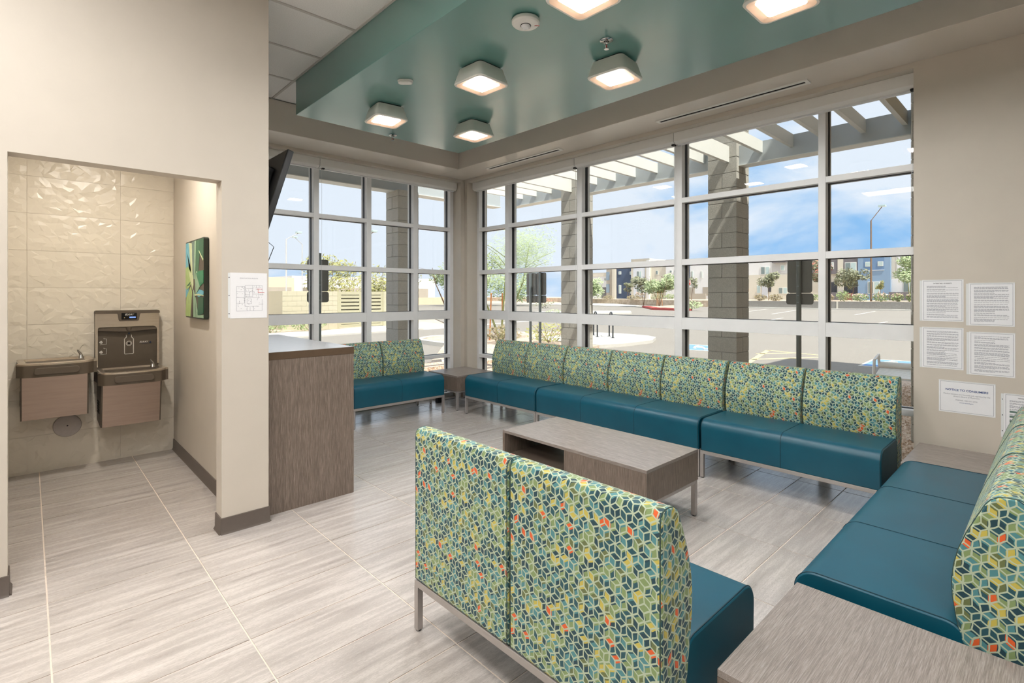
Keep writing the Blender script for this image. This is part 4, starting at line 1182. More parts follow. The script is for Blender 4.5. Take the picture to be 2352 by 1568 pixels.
gpoly('curb_left', [(9.72, 14.96), (10.1, 15.3), (10.6, 15.5), (12.0, 15.3), (12.0, 15.1), (10.7, 15.25), (10.1, 15.05), (9.5, 14.5), (9.4, 13.5), (9.4, 12.77), (9.2, 12.77), (9.22, 13.6), (9.3, 14.3)], G - 0.02, G + 0.13, 'concrete', 'rounded concrete kerb at the end of the planting bed', 'kerb')
gpoly('enclosure_walk', [(-4, 19.3), (8.19, 19.27), (11.08, 19.58), (16, 20.6), (16, 24.4), (13.4, 23.68), (9.24, 21.83), (-4, 21.5)], G - 0.02, G + 0.06, 'concrete', 'white concrete apron in front of the bin enclosure', 'pavement')
gpoly('enclosure_bed', [(-8, 21.5), (9.4, 21.8), (9.6, 23.0), (8.0, 28), (-8, 28)], G - 0.03, G + 0.05, 'gravel_far', 'gravel bed with low shrubs left of the bin enclosure', 'gravel')
gpoly('far_walk', [(74.46, 57.99), (72.78, 51.59), (60.81, 38.92), (58.0, 40), (58.83, 45.81), (60, 62)], G - 0.02, G + 0.1, 'concrete', 'pale pavement across the drive', 'pavement')
gpoly('island_curb', [(56.58, 36.21), (48.49, 29.82), (47.52, 26.55), (49.0, 25.5), (61.06, 32.5), (61.5, 35.0)], G - 0.02, G + 0.22, 'curb_red', 'red painted kerb of the tree island', 'kerb')
gpoly('island_fill', [(56.6, 35.3), (49.4, 29.7), (48.6, 27.0), (49.4, 26.4), (60.4, 32.8), (60.7, 34.6)], G + 0.2, G + 0.25, 'gravel_far', 'gravel fill of the tree island', 'gravel')
gpoly('curb_mid', [(37.3, 29.05), (39.81, 26.69), (36.26, 24.2), (34.5, 24.6), (32.44, 25.26), (28, 26.5), (28, 32)], G - 0.02, G + 0.15, 'concrete', 'pale kerbed island across the car park', 'kerb')
gpoly('terrace', [(65.0, -30), (130, -30), (130, 130), (95, 130), (92, 82), (76, 60), (68, 40), (65.0, 33)], G - 0.3, 0.7, 'gravel_far', 'raised desert landscaping in front of the townhouses', 'ground')
def stripe(a, b_, w, mt, label, cat='road marking', group='painted parking lines'):
    a, b_ = Vector(a), Vector(b_); d = (b_ - a).normalized(); n = Vector((-d.y, d.x)) * w / 2
    pts = [tuple(a + n), tuple(b_ + n), tuple(b_ - n), tuple(a - n)]
    return tag(part('road_marking', MB().prism(pts, 'XY', G, G + 0.004), mt), label, cat, group)
stripe((48.5, 20.1), (60.0, 22.4), 0.12, 'paint_white', 'white stall line far across the car park, beside the block column')
stripe((45.0, 16.4), (60.0, 19.1), 0.12, 'paint_white', 'white stall line far across the car park, left of the round sign post')
stripe((32.0, 12.3), (38.0, 13.1), 0.12, 'paint_white', 'white stall line in the middle of the car park, left of the sign post')
stripe((48.0, 11.2), (60.0, 12.3), 0.12, 'paint_white', 'white stall line far across the car park, in the right window column')
stripe((31.8, 6.85), (37.0, 7.0), 0.12, 'paint_white', 'white stall line in the middle of the car park, in the right window column')
stripe((13.2, 20.0), (24.0, 22.6), 0.35, 'paint_white', 'broad white gutter line seen through the corner panes')
stripe((12.3, 5.0), (15.46, 5.74), 0.12, 'paint_yellow', 'yellow border line of the hatched bay beside the column')
stripe((15.46, 5.74), (15.16, 4.2), 0.12, 'paint_yellow', 'yellow end line of the hatched bay')
stripe((13.0, 5.2), (14.9, 4.1), 0.12, 'paint_yellow', 'yellow diagonal hatch line behind the round sign post')
stripe((14.3, 5.6), (15.25, 5.0), 0.12, 'paint_yellow', 'short yellow diagonal hatch line near the bay corner')
def access_mark(pts, label):
    t = empty('access_marking', (pts[0][0], pts[0][1], G), 0, label, 'road marking', 'painted wheelchair parking symbols')
    o = Vector(pts[0])
    q = [tuple(Vector(p) - o) for p in pts]
    c = sum((Vector(p) for p in q), Vector((0, 0))) / 4
    border = [tuple(c + (Vector(p) - c) * 1.13) for p in q]
    part('border', MB().prism(border, 'XY', 0.002, 0.005), 'paint_white', t)
    part('blue_field', MB().prism(q, 'XY', 0.005, 0.007), 'paint_blue', t)
    ux = (Vector(q[1]) - Vector(q[0])); uy = (Vector(q[3]) - Vector(q[0]))
    def P(u, v): w = Vector(q[0]) + ux * u + uy * v; return (w.x, w.y, 0.009)
    fig = MB()
    fig.tube([P(0.5 + 0.2 * math.cos(k * PI / 8 + 2.4), 0.62 + 0.2 * math.sin(k * PI / 8 + 2.4)) for k in range(13)], 0.035, 4)
    fig.tube([P(0.45, 0.22), P(0.47, 0.5), P(0.66, 0.5), P(0.74, 0.78), P(0.82, 0.74)], 0.035, 4)
    fig.tube([P(0.46, 0.36), P(0.62, 0.36)], 0.03, 4)
    fig.lathe([(0.0, 0.004), (0.06, 0.002), (0.06, 0.0)], (P(0.44, 0.14)[0], P(0.44, 0.14)[1], 0.007), 10)
    part('wheelchair_symbol', fig, 'paint_white', t)
access_mark([(15.42, 8.24), (15.47, 7.42), (14.12, 6.78), (13.94, 7.45)], 'blue wheelchair parking symbol left of the block column')
access_mark([(15.16, 3.11), (15.34, 2.3), (13.82, 2.1), (13.65, 3.05)], 'blue wheelchair parking symbol in the right window column')

# ------------------------------------------------------------------ block columns
blk = {}
def bmesh_block(w, d, h=0.1935):
    k = (w, d, h)
    if k not in blk:
        blk[k] = B(-w / 2, w / 2, -d / 2, d / 2, 0, h).mesh('block'); blk[k].materials.append(MATS['cmu_grey'])
    return blk[k]
def column(x0, y0, z1, label, cap=None):
    t = empty('block_column', (x0, y0, G), 0, label, 'column', 'grey block columns outside')
    part('mortar_core', B(0.006, 0.394, 0.006, 0.394, 0, z1 - G), 'mortar', t)
    n = int((z1 - G) / 0.2032) + 1
    for k in range(n):
        z = k * 0.2032
        h = min(0.1945, z1 - G - z)
        if h < 0.03: break
        if k % 2 == 0:
            for i in (0, 1): link('block', bmesh_block(0.195, 0.4, round(h, 4)), None, t, (0.0985 + i * 0.203, 0.2, z), bevel=0.003)
        else:
            for i in (0, 1): link('block', bmesh_block(0.4, 0.195, round(h, 4)), None, t, (0.2, 0.0985 + i * 0.203, z), bevel=0.003)
    return t
column(6.92, 2.97, 3.86, 'grey block column of the pergola seen through the middle of the long window')
column(6.92, 5.69, 3.86, 'grey block column of the pergola nearer the corner, striped with sun')
column(4.49, 7.55, 3.20, 'dark shaded block column outside the rear window')
column(6.92, 0.70, 3.86, 'grey block column of the pergola at its right end')

# pergola: beam over the columns, slats running from the building to it
pg = empty('pergola', (7.0, 0.7, 3.18), 0, 'white slatted pergola above the long window', 'pergola')
def pgb(x0, x1, y0, y1, z0, z1): return B(x0 - 7.0, x1 - 7.0, y0 - 0.7, y1 - 0.7, z0 - 3.18, z1 - 3.18)
for y0, y1 in ((1.10, 2.97), (3.37, 5.69), (6.09, 7.55)):
    part('beam', pgb(7.0, 7.16, y0, y1, 3.19, 3.455), 'beam_paint', pg)
    part('beam_flange', pgb(6.985, 7.175, y0, y1, 3.18, 3.19), 'pergola_paint', pg)
part('ledger', pgb(4.88, 4.95, 0.62, 6.1, 3.19, 3.455), 'beam_paint', pg)
for y in (1.185, 1.57, 1.95, 2.335, 2.71, 3.115, 3.49, 3.87, 4.25, 4.64, 5.02, 5.40, 5.89, 6.43, 6.82, 7.19):
    x1 = 7.0 if not (2.95 < y < 3.4 or 5.67 < y < 6.1) else 6.92
    part('slat', pgb(4.95, x1, y - 0.045, y, 3.30 if x1 == 7.0 else 3.235, 3.452), 'pergola_paint', pg)
cn = empty('entrance_canopy', (1.0, 7.75, 3.2), 0, 'flat grey canopy edge outside the rear window', 'canopy')
part('roof_panel', B(-8, 3.87, -1.62, 0.14, 0.25, 0.33), 'beam_paint', cn)
part('beam', B(-8, 5.9, -0.06, 0.14, 0.0, 0.25), 'beam_paint', cn)
part('beam_flange', B(-8, 5.9, -0.08, 0.16, -0.012, 0.0), 'pergola_paint', cn)

# ------------------------------------------------------------------ signs seen from behind
def sign_back(x, y, axis, zb, plates, top, post_r, label, group='parking signs seen from behind', mats=('post_green', 'sign_back'), side=1):
    """plates: (width, height) from the lowest one up; plates stand in the plane across axis"""
    t = empty('parking_sign', (x, y, G), 0, label, 'sign', group)
    part('post', MB().tube([(0, 0, 0), (0, 0, top - G)], post_r, 12), mats[0], t, smooth=40)
    part('post_cap', MB().lathe([(post_r + 0.002, top - G - 0.004), (post_r + 0.002, top - G + 0.008), (0.0, top - G + 0.012)], (0, 0, 0), 12), mats[0], t, smooth=40)
    z = zb - G
    for w, h in plates:
        pl = rrect(-w / 2, w / 2, z, z + h, 0.035, 5)
        if axis == 'X': mb = MB().prism(pl, 'YZ', post_r, post_r + 0.003)
        else: mb = MB().prism(pl, 'XZ', post_r, post_r + 0.003)
        p = part('sign_plate', mb, mats[1], t)
        for bz in (z + h * 0.2, z + h * 0.8):
            c = (0, 0, bz)
            part('bolt', MB().box(-0.012 if axis == 'Y' else -post_r - 0.004, 0.012 if axis == 'Y' else 0.0, -post_r - 0.004 if axis == 'Y' else -0.012, 0.0 if axis == 'Y' else 0.012, bz - 0.006, bz + 0.006), 'galv', p)
        z += h + 0.006
    return t
sign_back(7.5, 2.39, 'X', 1.31, [(0.335, 0.15), (0.305, 0.45)], 1.93, 0.032, 'back of a parking sign on a thick round post in front of the car park')
sign_back(7.5, 7.43, 'X', 1.28, [(0.285, 0.15), (0.285, 0.45)], 1.9, 0.028, 'back of the left one of two parking signs by the palo verde tree', mats=('galv', 'sign_back'))
sign_back(7.5, 7.16, 'X', 1.28, [(0.285, 0.15), (0.285, 0.45)], 1.9, 0.028, 'back of the right one of two parking signs by the palo verde tree', mats=('galv', 'sign_back'))
sign_back(2.985, 7.15, 'Y', 1.335, [(0.315, 0.15), (0.305, 0.45)], 2.02, 0.032, 'dark back of a parking sign outside the rear window, by the bin enclosure')

# bicycle racks
def rack(a, b_, label):
    c = ((a[0] + b_[0]) / 2, (a[1] + b_[1]) / 2)
    t = empty('bike_rack', (c[0], c[1], G + 0.1), 0, label, 'bike rack', 'black hoop bicycle racks')
    va, vb = Vector(a) - Vector(c), Vector(b_) - Vector(c)
    r = (va - vb).length / 2
    d = (vb - va).normalized()
    pts = [(va.x, va.y, 0.01), (va.x, va.y, 0.88 - r)]
    for k in range(1, 10):
        th = PI * k / 10
        pts.append((-d.x * r * math.cos(th), -d.y * r * math.cos(th), 0.88 - r + r * math.sin(th)))
    pts += [(vb.x, vb.y, 0.88 - r), (vb.x, vb.y, 0.01)]
    part('hoop', MB().tube(pts, 0.026, 8), 'rack_black', t, smooth=50)
    for v in (va, vb): part('foot_plate', MB().lathe([(0.07, 0.0), (0.07, 0.01), (0.0, 0.01)], (v.x, v.y, 0), 12), 'rack_black', t)
rack((15.22, 12.45), (14.72, 11.95), 'black hoop bicycle rack half hidden by the sunlit column')
rack((15.25, 11.82), (14.75, 11.27), 'middle black hoop bicycle rack on the white pad')
rack((15.25, 11.12), (14.75, 10.60), 'right-hand black hoop bicycle rack on the white pad')
bn = empty('metal_bench', (9.6, 1.66, G), R(8), 'white metal outdoor bench half hidden by the end of the long bench row', 'outdoor bench')
for k in range(9): part('slat', B(-0.55 + k * 0.125, -0.45 + k * 0.125, -0.28, 0.28, 0.38, 0.40), 'white_plastic', bn)
part('back_tube', MB().tube([(0.62, -0.3, 0.45), (0.62, 0.3, 0.45)], 0.05, 10), 'white_plastic', bn, smooth=40)
part('arm', MB().tube([(-0.5, 0.29, 0.4), (-0.4, 0.29, 0.62), (0.5, 0.29, 0.62), (0.62, 0.29, 0.45)], 0.02, 8), 'white_plastic', bn, smooth=40)
for sx in (-0.45, 0.5):
    for sy in (-0.25, 0.25): part('leg', MB().tube([(sx, sy, 0), (sx, sy, 0.38)], 0.022, 8), 'white_plastic', bn, smooth=40)
ws = tag(part('wheel_stop', MB().prism(rnd([(-0.1, 0.0), (0.1, 0.0), (0.06, 0.13, 0.02), (-0.06, 0.13, 0.02)], 3), 'YZ', 0.0, 1.8), 'concrete', None, None, 0, (6.8, 9.58, G), R(-18)), 'concrete wheel stop seen low through the corner panes', 'wheel stop')

# ------------------------------------------------------------------ bin enclosure
en = empty('bin_enclosure', (8.0, 23.0, G), 0, 'cream block bin enclosure with slatted metal gates', 'enclosure')
HW = 1.76
core = MB().box(0.0, 2.5, 0.01, 0.2, 0, HW).box(0.0, 0.2, 0.2, 3.2, 0, HW).box(4.85, 5.15, 0.01, 3.2, 0, HW).box(0.0, 5.15, 3.0, 3.2, 0, HW)
part('wall', core, 'cmu_cream', en)
for r_ in range(8):
    h = 0.215
    z = r_ * 0.22
    xs = [0.0] + [v for v in [(0.41 if r_ % 2 == 0 else 0.205) + k * 0.41 for k in range(7)] if v < 2.4] + [2.5]
    for a, c in zip(xs[:-1], xs[1:]):
        part('block', B(a + 0.003, c - 0.003, -0.004, 0.012, z + 0.003, z + h), 'cmu_cream', en)
for gx in (2.56, 3.7):
    gw = 1.12
    g = empty('gate', (gx, 0.02, 0.0)); g.parent = en
    part('gate_frame', MB().box(0, 0.1, 0, 0.05, 0.08, HW - 0.02).box(gw - 0.1, gw, 0, 0.05, 0.08, HW - 0.02).box(0.1, gw - 0.1, 0, 0.05, 0.08, 0.2).box(0.1, gw - 0.1, 0, 0.05, HW - 0.16, HW - 0.02), 'gate_paint', g)
    part('gate_backing', B(0.1, gw - 0.1, 0.03, 0.045, 0.2, HW - 0.16), 'gate_slot', g)
    for k in range(8): part('gate_slat', B(0.1, gw - 0.1, 0.004, 0.03, 0.22 + k * 0.175, 0.34 + k * 0.175), 'gate_paint', g)
part('gate_post', B(2.48, 2.56, -0.02, 0.1, 0, HW), 'gate_paint', en)
part('gate_post', B(4.82, 4.9, -0.02, 0.1, 0, HW), 'gate_paint', en)

# ------------------------------------------------------------------ plants
def leaves(rg, n, cen, rad, size, flat=1.0, dens=0.5):
    mb = MB()
    for _ in range(n):
        while True:
            p = Vector((rg.uniform(-1, 1), rg.uniform(-1, 1), rg.uniform(-1, 1)))
            if p.length <= 1 and rg.random() < dens + p.length * (1 - dens): break
        p = Vector((cen[0] + p.x * rad[0], cen[1] + p.y * rad[1], cen[2] + p.z * rad[2]))
        a = Vector((rg.gauss(0, 1), rg.gauss(0, 1), rg.gauss(0, 1))).normalized()
        c = a.orthogonal().normalized()
        s = size * rg.uniform(0.6, 1.3)
        mb.add([p - a * s, p + c * s * 0.35 * flat, p + a * s, p - c * s * 0.35 * flat], [(0, 1, 2, 3)])
    return mb
def tree(name, loc, h, rad, label, leaf, bark='bark_brown', n=900, size=0.12, seed=1, stems=3, low=0.4, accent=None, stakes=False, group='trees outside', flat=1.0, dens=0.5, trunk_r=0.05):
    rg = random.Random(seed)
    t = empty(name, loc, 0, label, 'tree', group)
    tr = MB(); fl_ = MB(); ac_ = MB()
    for s in range(stems):
        a = 2 * PI * s / stems + rg.uniform(-0.3, 0.3)
        lean = rad * rg.uniform(0.3, 0.6)
        pts = [(0.04 * math.cos(a), 0.04 * math.sin(a), 0), (lean * 0.35 * math.cos(a), lean * 0.35 * math.sin(a), h * low * 0.6), (lean * math.cos(a), lean * math.sin(a), h * (low + 0.22)), (lean * 1.3 * math.cos(a), lean * 1.3 * math.sin(a), h * 0.86)]
        tr.tube(pts, trunk_r, 7, r_end=trunk_r * 0.3)
        for b_ in range(4):
            q = Vector(pts[2]) * (1 - b_ / 5) + Vector(pts[3]) * (b_ / 5)
            aa = a + rg.uniform(-1.6, 1.6)
            e_ = q + Vector((math.cos(aa) * rad * 0.6, math.sin(aa) * rad * 0.6, h * 0.14))
            tr.tube([tuple(q), tuple((q + e_) / 2 + Vector((0, 0, h * 0.02))), tuple(e_)], trunk_r * 0.35, 5, r_end=trunk_r * 0.1)
    ncl = 9
    for k in range(ncl):
        a = rg.uniform(0, 2 * PI); rr = rad * math.sqrt(rg.random()) * 0.72
        cz = h * rg.uniform(low + 0.16, 0.88)
        rc = rad * rg.uniform(0.34, 0.5)
        cen = (rr * math.cos(a), rr * math.sin(a), cz)
        m = leaves(rg, n // ncl, cen, (rc, rc, rc * 0.8), size, flat, dens)
        fl_.add(m.v, m.f)
        if accent: 
            m = leaves(rg, n // ncl // 3, (cen[0], cen[1], cen[2] + rc * 0.2), (rc, rc, rc * 0.7), size * 0.9, flat, 0.1); ac_.add(m.v, m.f)
    part('trunk', tr, bark, t, smooth=50)
    tag(part('foliage', fl_, leaf, t), kind='stuff')
    if accent: tag(part('blossom', ac_, accent, t), kind='stuff')
    if stakes:
        for a in (0.7, 2.9, 4.6): part('stake', MB().tube([(0.42 * math.cos(a), 0.42 * math.sin(a), 0), (0.36 * math.cos(a), 0.36 * math.sin(a), h * 0.42)], 0.025, 6), 'stake_wood', t)
    return t
def shrub(loc, r, h, leaf, label, seed, n=260, size=0.06, accent=None, group='low shrubs outside'):
    rg = random.Random(seed)
    t = empty('shrub', loc, 0, label, 'shrub', group)
    st_ = MB()
    for k in range(6):
        a = k * 1.05
        st_.tube([(0, 0, 0), (r * 0.4 * math.cos(a), r * 0.4 * math.sin(a), h * 0.5), (r * 0.7 * math.cos(a), r * 0.7 * math.sin(a), h * 0.85)], 0.008, 4)
    part('stems', st_, 'bark_brown', t)
    tag(part('foliage', leaves(rg, n, (0, 0, h * 0.52), (r, r, h * 0.5), size, 1.2, 0.3), leaf, t), kind='stuff')
    if accent: tag(part('blossom', leaves(rg, n // 4, (0, 0, h * 0.8), (r * 0.9, r * 0.9, h * 0.25), size * 0.9, 1.4, 0.1), accent, t), kind='stuff')
    return t
ZT = 0.7
tree('palo_verde', (11.6, 12.9, G + 0.08), 3.75, 1.75, 'feathery palo verde tree with orange stakes near the corner of the long window', 'leaf_palo', 'bark_green', 9500, 0.065, 21, 3, 0.30, stakes=True, flat=0.32, dens=0.8, trunk_r=0.045)
tree('palo_verde', (56.0, 33.4, G + 0.2), 4.3, 2.2, 'staked palo verde tree on the red-kerbed island', 'leaf_palo', 'bark_brown', 2200, 0.2, 22, 3, 0.32, stakes=True, trunk_r=0.05, dens=0.7)
tree('olive_tree', (58.5, 37.2, G + 0.2), 3.9, 1.5, 'darker bushy tree just left of the island palo verde', 'leaf_olive', 'bark_brown', 900, 0.22, 23, 2, 0.34)
tree('street_tree', (78, 52.6, ZT), 3.0, 1.0, 'small grey-green tree in front of the navy townhouse', 'leaf_olive', 'bark_brown', 500, 0.2, 24, 2, 0.3)
tree('palo_verde', (72, 57.2, ZT), 3.4, 3.2, 'pale green spreading tree left of the navy townhouse', 'leaf_palo', 'bark_green', 1800, 0.25, 25, 3, 0.15, dens=0.8)
tree('street_tree', (74, 27.4, ZT), 4.0, 1.55, 'round grey-green tree left of the thick sign post', 'leaf_olive', 'bark_brown', 700, 0.24, 26, 1, 0.32)
tree('street_tree', (73, 20.6, ZT), 5.4, 1.6, 'red-flowering tree between the sign post and the grid mullion', 'leaf_olive', 'bark_brown', 700, 0.24, 27, 1, 0.28, accent='leaf_red')
tree('street_tree', (74, 17.6, ZT), 4.0, 2.0, 'wide dark-leaved tree in front of the blue townhouse', 'leaf_olive', 'bark_brown', 800, 0.26, 28, 1, 0.34)
tree('sapling', (76, 15.1, ZT), 2.7, 0.55, 'thin staked sapling in front of the blue townhouse', 'leaf_yellow', 'bark_brown', 220, 0.16, 29, 1, 0.4, stakes=True)
tree('palo_verde', (70, 11.2, ZT), 5.6, 2.2, 'tall pale palo verde at the right end of the window view', 'leaf_palo', 'bark_green', 1700, 0.24, 30, 2, 0.3, dens=0.8)
tree('street_tree', (75, 32.2, ZT), 2.9, 1.2, 'yellow-green bushy tree right of the block column', 'leaf_yellow', 'bark_brown', 500, 0.2, 31, 2, 0.2)
tree('street_tree', (70, 36.6, ZT), 3.6, 1.0, 'thin tree half hidden by the left side of the block column', 'leaf_olive', 'bark_brown', 320, 0.2, 32, 1, 0.35)
tree('acacia', (22.0, 49.0, G), 5.8, 3.6, 'yellow-green bushy tree behind the left sign, above the enclosure wall', 'leaf_yellow', 'bark_brown', 2000, 0.2, 33, 3, 0.2, dens=0.7)
tree('acacia', (35.0, 62.0, G), 5.4, 4.6, 'broad yellow-green tree behind the enclosure gates', 'leaf_yellow', 'bark_brown', 1900, 0.25, 34, 3, 0.15, dens=0.7)
tree('mesquite', (43.0, 59.5, G), 6.2, 3.4, 'open-branched mesquite tree in the corner pane', 'leaf_green', 'bark_brown', 1600, 0.22, 35, 2, 0.3, dens=0.7, trunk_r=0.12)
tree('mesquite', (44.5, 54.5, G), 7.2, 3.6, 'dense green mesquite tree beside the window jamb', 'leaf_green', 'bark_brown', 2100, 0.24, 36, 2, 0.25, dens=0.7, trunk_r=0.12)
tree('palo_verde', (52, 55, G), 4.8, 4.5, 'pale green tree mass behind the pair of signs', 'leaf_palo', 'bark_green', 2000, 0.26, 37, 3, 0.2, dens=0.8)
for k, (x, y, z, r, h, lf, ac_, lb) in enumerate([
    (11.9, 11.0, G + 0.1, 0.75, 0.62, 'leaf_yellow', None, 'yellow-green shrub at the foot of the pair of signs'),
    (10.8, 11.9, G + 0.1, 0.6, 0.55, 'leaf_dry', None, 'dry tan shrub left of the pair of signs'),
    (24.0, 21.5, G, 0.8, 0.7, 'leaf_palo', None, 'pale round shrub between the right sign and the sunlit column'),
    (7.15, 21.95, G + 0.05, 0.75, 0.62, 'leaf_green', None, 'left one of the green shrubs below the enclosure wall'),
    (8.75, 21.95, G + 0.05, 0.8, 0.66, 'leaf_green', None, 'right one of the green shrubs below the enclosure wall'),
    (6.9, 23.8, G + 0.05, 0.5, 0.5, 'leaf_dry', None, 'small dry shrub at the edge of the wall end'),
    (70, 46.5, ZT - 0.1, 1.0, 0.8, 'leaf_dry', None, 'low dry shrub on the gravel below the navy townhouse'),
    (71, 52.0, ZT - 0.1, 0.9, 0.8, 'leaf_dry', None, 'low dry shrub on the gravel right of the sunlit column'),
    (69, 41.5, ZT - 0.1, 1.1, 0.9, 'leaf_olive', None, 'olive shrub below the white townhouse tower'),
    (83, 53.6, ZT, 0.9, 1.3, 'leaf_dry', 'flower_pink', 'grey flowering bush at the foot of the navy townhouse'),
    (83, 49.5, ZT, 1.0, 0.9, 'leaf_green', None, 'green bush at the foot of the white townhouse tower'),
    (83, 47.4, ZT, 0.9, 0.9, 'leaf_green', None, 'green bush beside the beige townhouse'),
    (69, 37.0, ZT - 0.1, 0.8, 0.8, 'leaf_dry', None, 'dry bush just left of the block column'),
    (48, 25.0, G + 0.2, 1.0, 0.8, 'leaf_palo', None, 'pale grass clump left of the block column'),
    (68, 24.3, ZT, 0.8, 0.8, 'leaf_dry', None, 'dry bush behind the low wall left of the thick sign post'),
    (69, 26.5, ZT, 0.8, 0.8, 'leaf_dry', None, 'dry bush behind the low wall by the mail box'),
    (69, 20.4, ZT, 0.8, 0.8, 'leaf_green', None, 'green bush behind the low wall right of the thick sign post'),
    (68, 17.0, ZT, 0.75, 1.2, 'leaf_green', None, 'green bush by the brown gate of the townhouse'),
    (68, 15.35, ZT, 0.85, 0.9, 'leaf_green', 'flower_pink', 'pink-flowering bush left of the tall street light'),
    (68, 13.4, ZT, 0.8, 0.9, 'leaf_green', 'flower_pink', 'pink-flowering bush right of the tall street light'),
    (68, 11.95, ZT, 0.6, 0.9, 'leaf_green', 'flower_pink', 'pink-flowering bush in front of the white townhouse at the right'),
    (68, 10.75, ZT, 0.5, 0.9, 'leaf_green', 'flower_pink', 'pink-flowering bush at the right edge of the window'),
    (68, 18.55, ZT, 0.6, 0.8, 'leaf_dry', 'flower_pink', 'pale flowering bush right beside the grid mullion'),
    (45, 42.5, G, 1.4, 1.2, 'leaf_olive', 'leaf_red', 'dark bush with red flowers between the signs and the sunlit column')]):
    shrub((x, y, z), r, h, lf, lb, 50 + k, accent=ac_, size=0.06 if x < 30 else 0.14, n=420 if x < 30 else 200)

# ------------------------------------------------------------------ low wall, street furniture
lw = tag(part('garden_wall', MB().box(64.4, 64.8, 3, 31.0, G, 0.72), 'cmu_low'), 'low grey block wall along the far side of the car park', 'wall')
part('wall_joint', B(64.37, 64.41, 16.6, 16.75, G, 0.72), 'house_cream', lw)
part('wall_footing', B(63.6, 64.4, 3, 31.0, G, G + 0.12), 'concrete', lw)
def street_lamp(x, y, z, h, arm, label, mt='bark_brown'):
    t = empty('street_lamp', (x, y, z), 0, label, 'street lamp', 'street lamps outside')
    part('pole', MB().tube([(0, 0, 0), (0, 0, h)], 0.11, 8, r_end=0.07), mt, t, smooth=50)
    part('arm', MB().tube([(0, 0, h), (arm[0], arm[1], h + arm[2])], 0.04, 6), mt, t, smooth=50)
    e_ = Vector(arm)
    part('lamp_head', B(e_.x - 0.3, e_.x + 0.3, e_.y - 0.35, e_.y + 0.35, h + e_.z - 0.05, h + e_.z + 0.16), 'house_glass_pale', t, bevel=0.03)
street_lamp(70, 14.75, ZT, 9.2, (0.5, -0.95, 1.55), 'tall street light standing in front of the blue townhouse')
street_lamp(22, 62, G, 8.1, (1.6, 0.4, 0.9), 'grey street light left of the dark sign, arm to the right', 'house_grey')
street_lamp(30, 78, G, 9.2, (-1.2, -0.3, 0.9), 'thin street light farther off beside the left sign', 'house_grey')
street_lamp(27, 53, G, 7.6, (1.4, 0.0, 1.1), 'thin street light above the enclosure gates')
ss = empty('stop_sign', (38.0, 20.3, G), 0, 'red octagonal stop sign left of the block column', 'sign')
R8 = 0.38
octo = [(R8 * math.cos(R(22.5 + 45 * k)), 2.56 + R8 * math.sin(R(22.5 + 45 * k))) for k in range(8)]
sface = empty('sign_face', (0, 0, 0), R(-60)); sface.parent = ss
part('border', MB().prism(octo, 'XZ', -0.02, 0.0), 'paint_white', sface)
part('red_face', MB().prism([(a * 0.92, 2.56 + (b_ - 2.56) * 0.92) for a, b_ in octo], 'XZ', -0.024, -0.02), 'stop_red', sface)
text('lettering', 'STOP', 0.27, 'paint_white', sface, (0, -0.028, 2.56), (1, 0, 0), (0, 0, 1), bold=0.006)
part('post', MB().tube([(0, 0.02, 0), (0, 0.02, 2.95)], 0.03, 8), 'galv', ss)
mbx = empty('mailbox_unit', (69.0, 29.0, ZT), 0, 'pale cluster mail box with orange cap beside the block column', 'mail box')
part('body', B(-0.3, 0.3, -0.7, 0.7, 0.0, 1.3), 'mailbox_grey', mbx)
part('cap', B(-0.4, 0.4, -0.85, 0.85, 1.3, 1.55), 'mailbox_cap', mbx)

# ------------------------------------------------------------------ townhouses, facade plane x = 86
HX = 86.0
def house(name, y0, y1, z1, mt, label, depth=9.0, proud=0.0):
    t = empty(name, (HX - proud, y0, ZT), 0, label, 'building', 'townhouses across the car park')
    part('wall', B(0, depth + proud, 0.004, y1 - y0 - 0.004, 0, z1 - ZT), mt, t)
    part('parapet_cap', B(-0.06, depth + proud, 0.004, y1 - y0 - 0.004, z1 - ZT, z1 - ZT + 0.12), 'house_grey', t)
    return t
def hp(t, name, y0, y1, z0, z1, mt, d0=-0.05, d1=0.02):
    o = t.location
    return part(name, B(d0, d1, y0 - o.y, y1 - o.y, z0 - ZT, z1 - ZT), mt, t)
def hwin(t, y0, y1, z0, z1, split=1, pale=False):
    w = hp(t, 'window', y0, y1, z0, z1, 'house_frame', -0.08, 0.02)
    o = t.location
    n = 2 if split else 1
    d = (y1 - y0) / n
    for k in range(n):
        b_ = 0.07
        part('pane', B(-0.1, -0.07, y0 + k * d + b_ - o.y, y0 + (k + 1) * d - b_ - o.y, z0 + b_ - ZT, z1 - b_ - ZT), 'house_glass_pale' if (pale or (split and k == 0)) else 'house_glass', w)
h = house('townhouse', 63.2, 75.0, 5.9, 'house_white', 'low white townhouse end at the far left of the row', 8)
hwin(h, 64.8, 65.3, 4.3, 4.9, 0); hwin(h, 63.5, 63.9, 4.3, 4.9, 0); hp(h, 'door_recess', 63.3, 64.6, ZT, 3.0, 'house_dark'); hp(h, 'roof_band', 63.2, 75.0, 5.2, 5.9, 'house_cream')
h = house('townhouse', 60.9, 63.2, 6.9, 'house_tan', 'narrow tan townhouse bay with blue-grey panels', 8.6, 0.3)
hp(h, 'panel', 62.4, 63.2, 4.4, 6.1, 'house_greyblue'); hp(h, 'panel', 62.4, 63.2, 1.9, 3.6, 'house_greyblue'); hp(h, 'pilaster', 60.9, 61.6, ZT, 6.9, 'house_cream', -0.3, 0.02)
h = house('townhouse', 57.1, 60.9, 7.2, 'house_navy', 'navy blue townhouse facade', 9)
hwin(h, 59.8, 60.4, 5.5, 6.1, 0, True); hwin(h, 57.15, 57.75, 5.4, 6.0, 0, True); hwin(h, 59.8, 60.35, 1.7, 3.4, 0, True); hwin(h, 57.15, 57.7, 1.7, 3.4, 0, True)
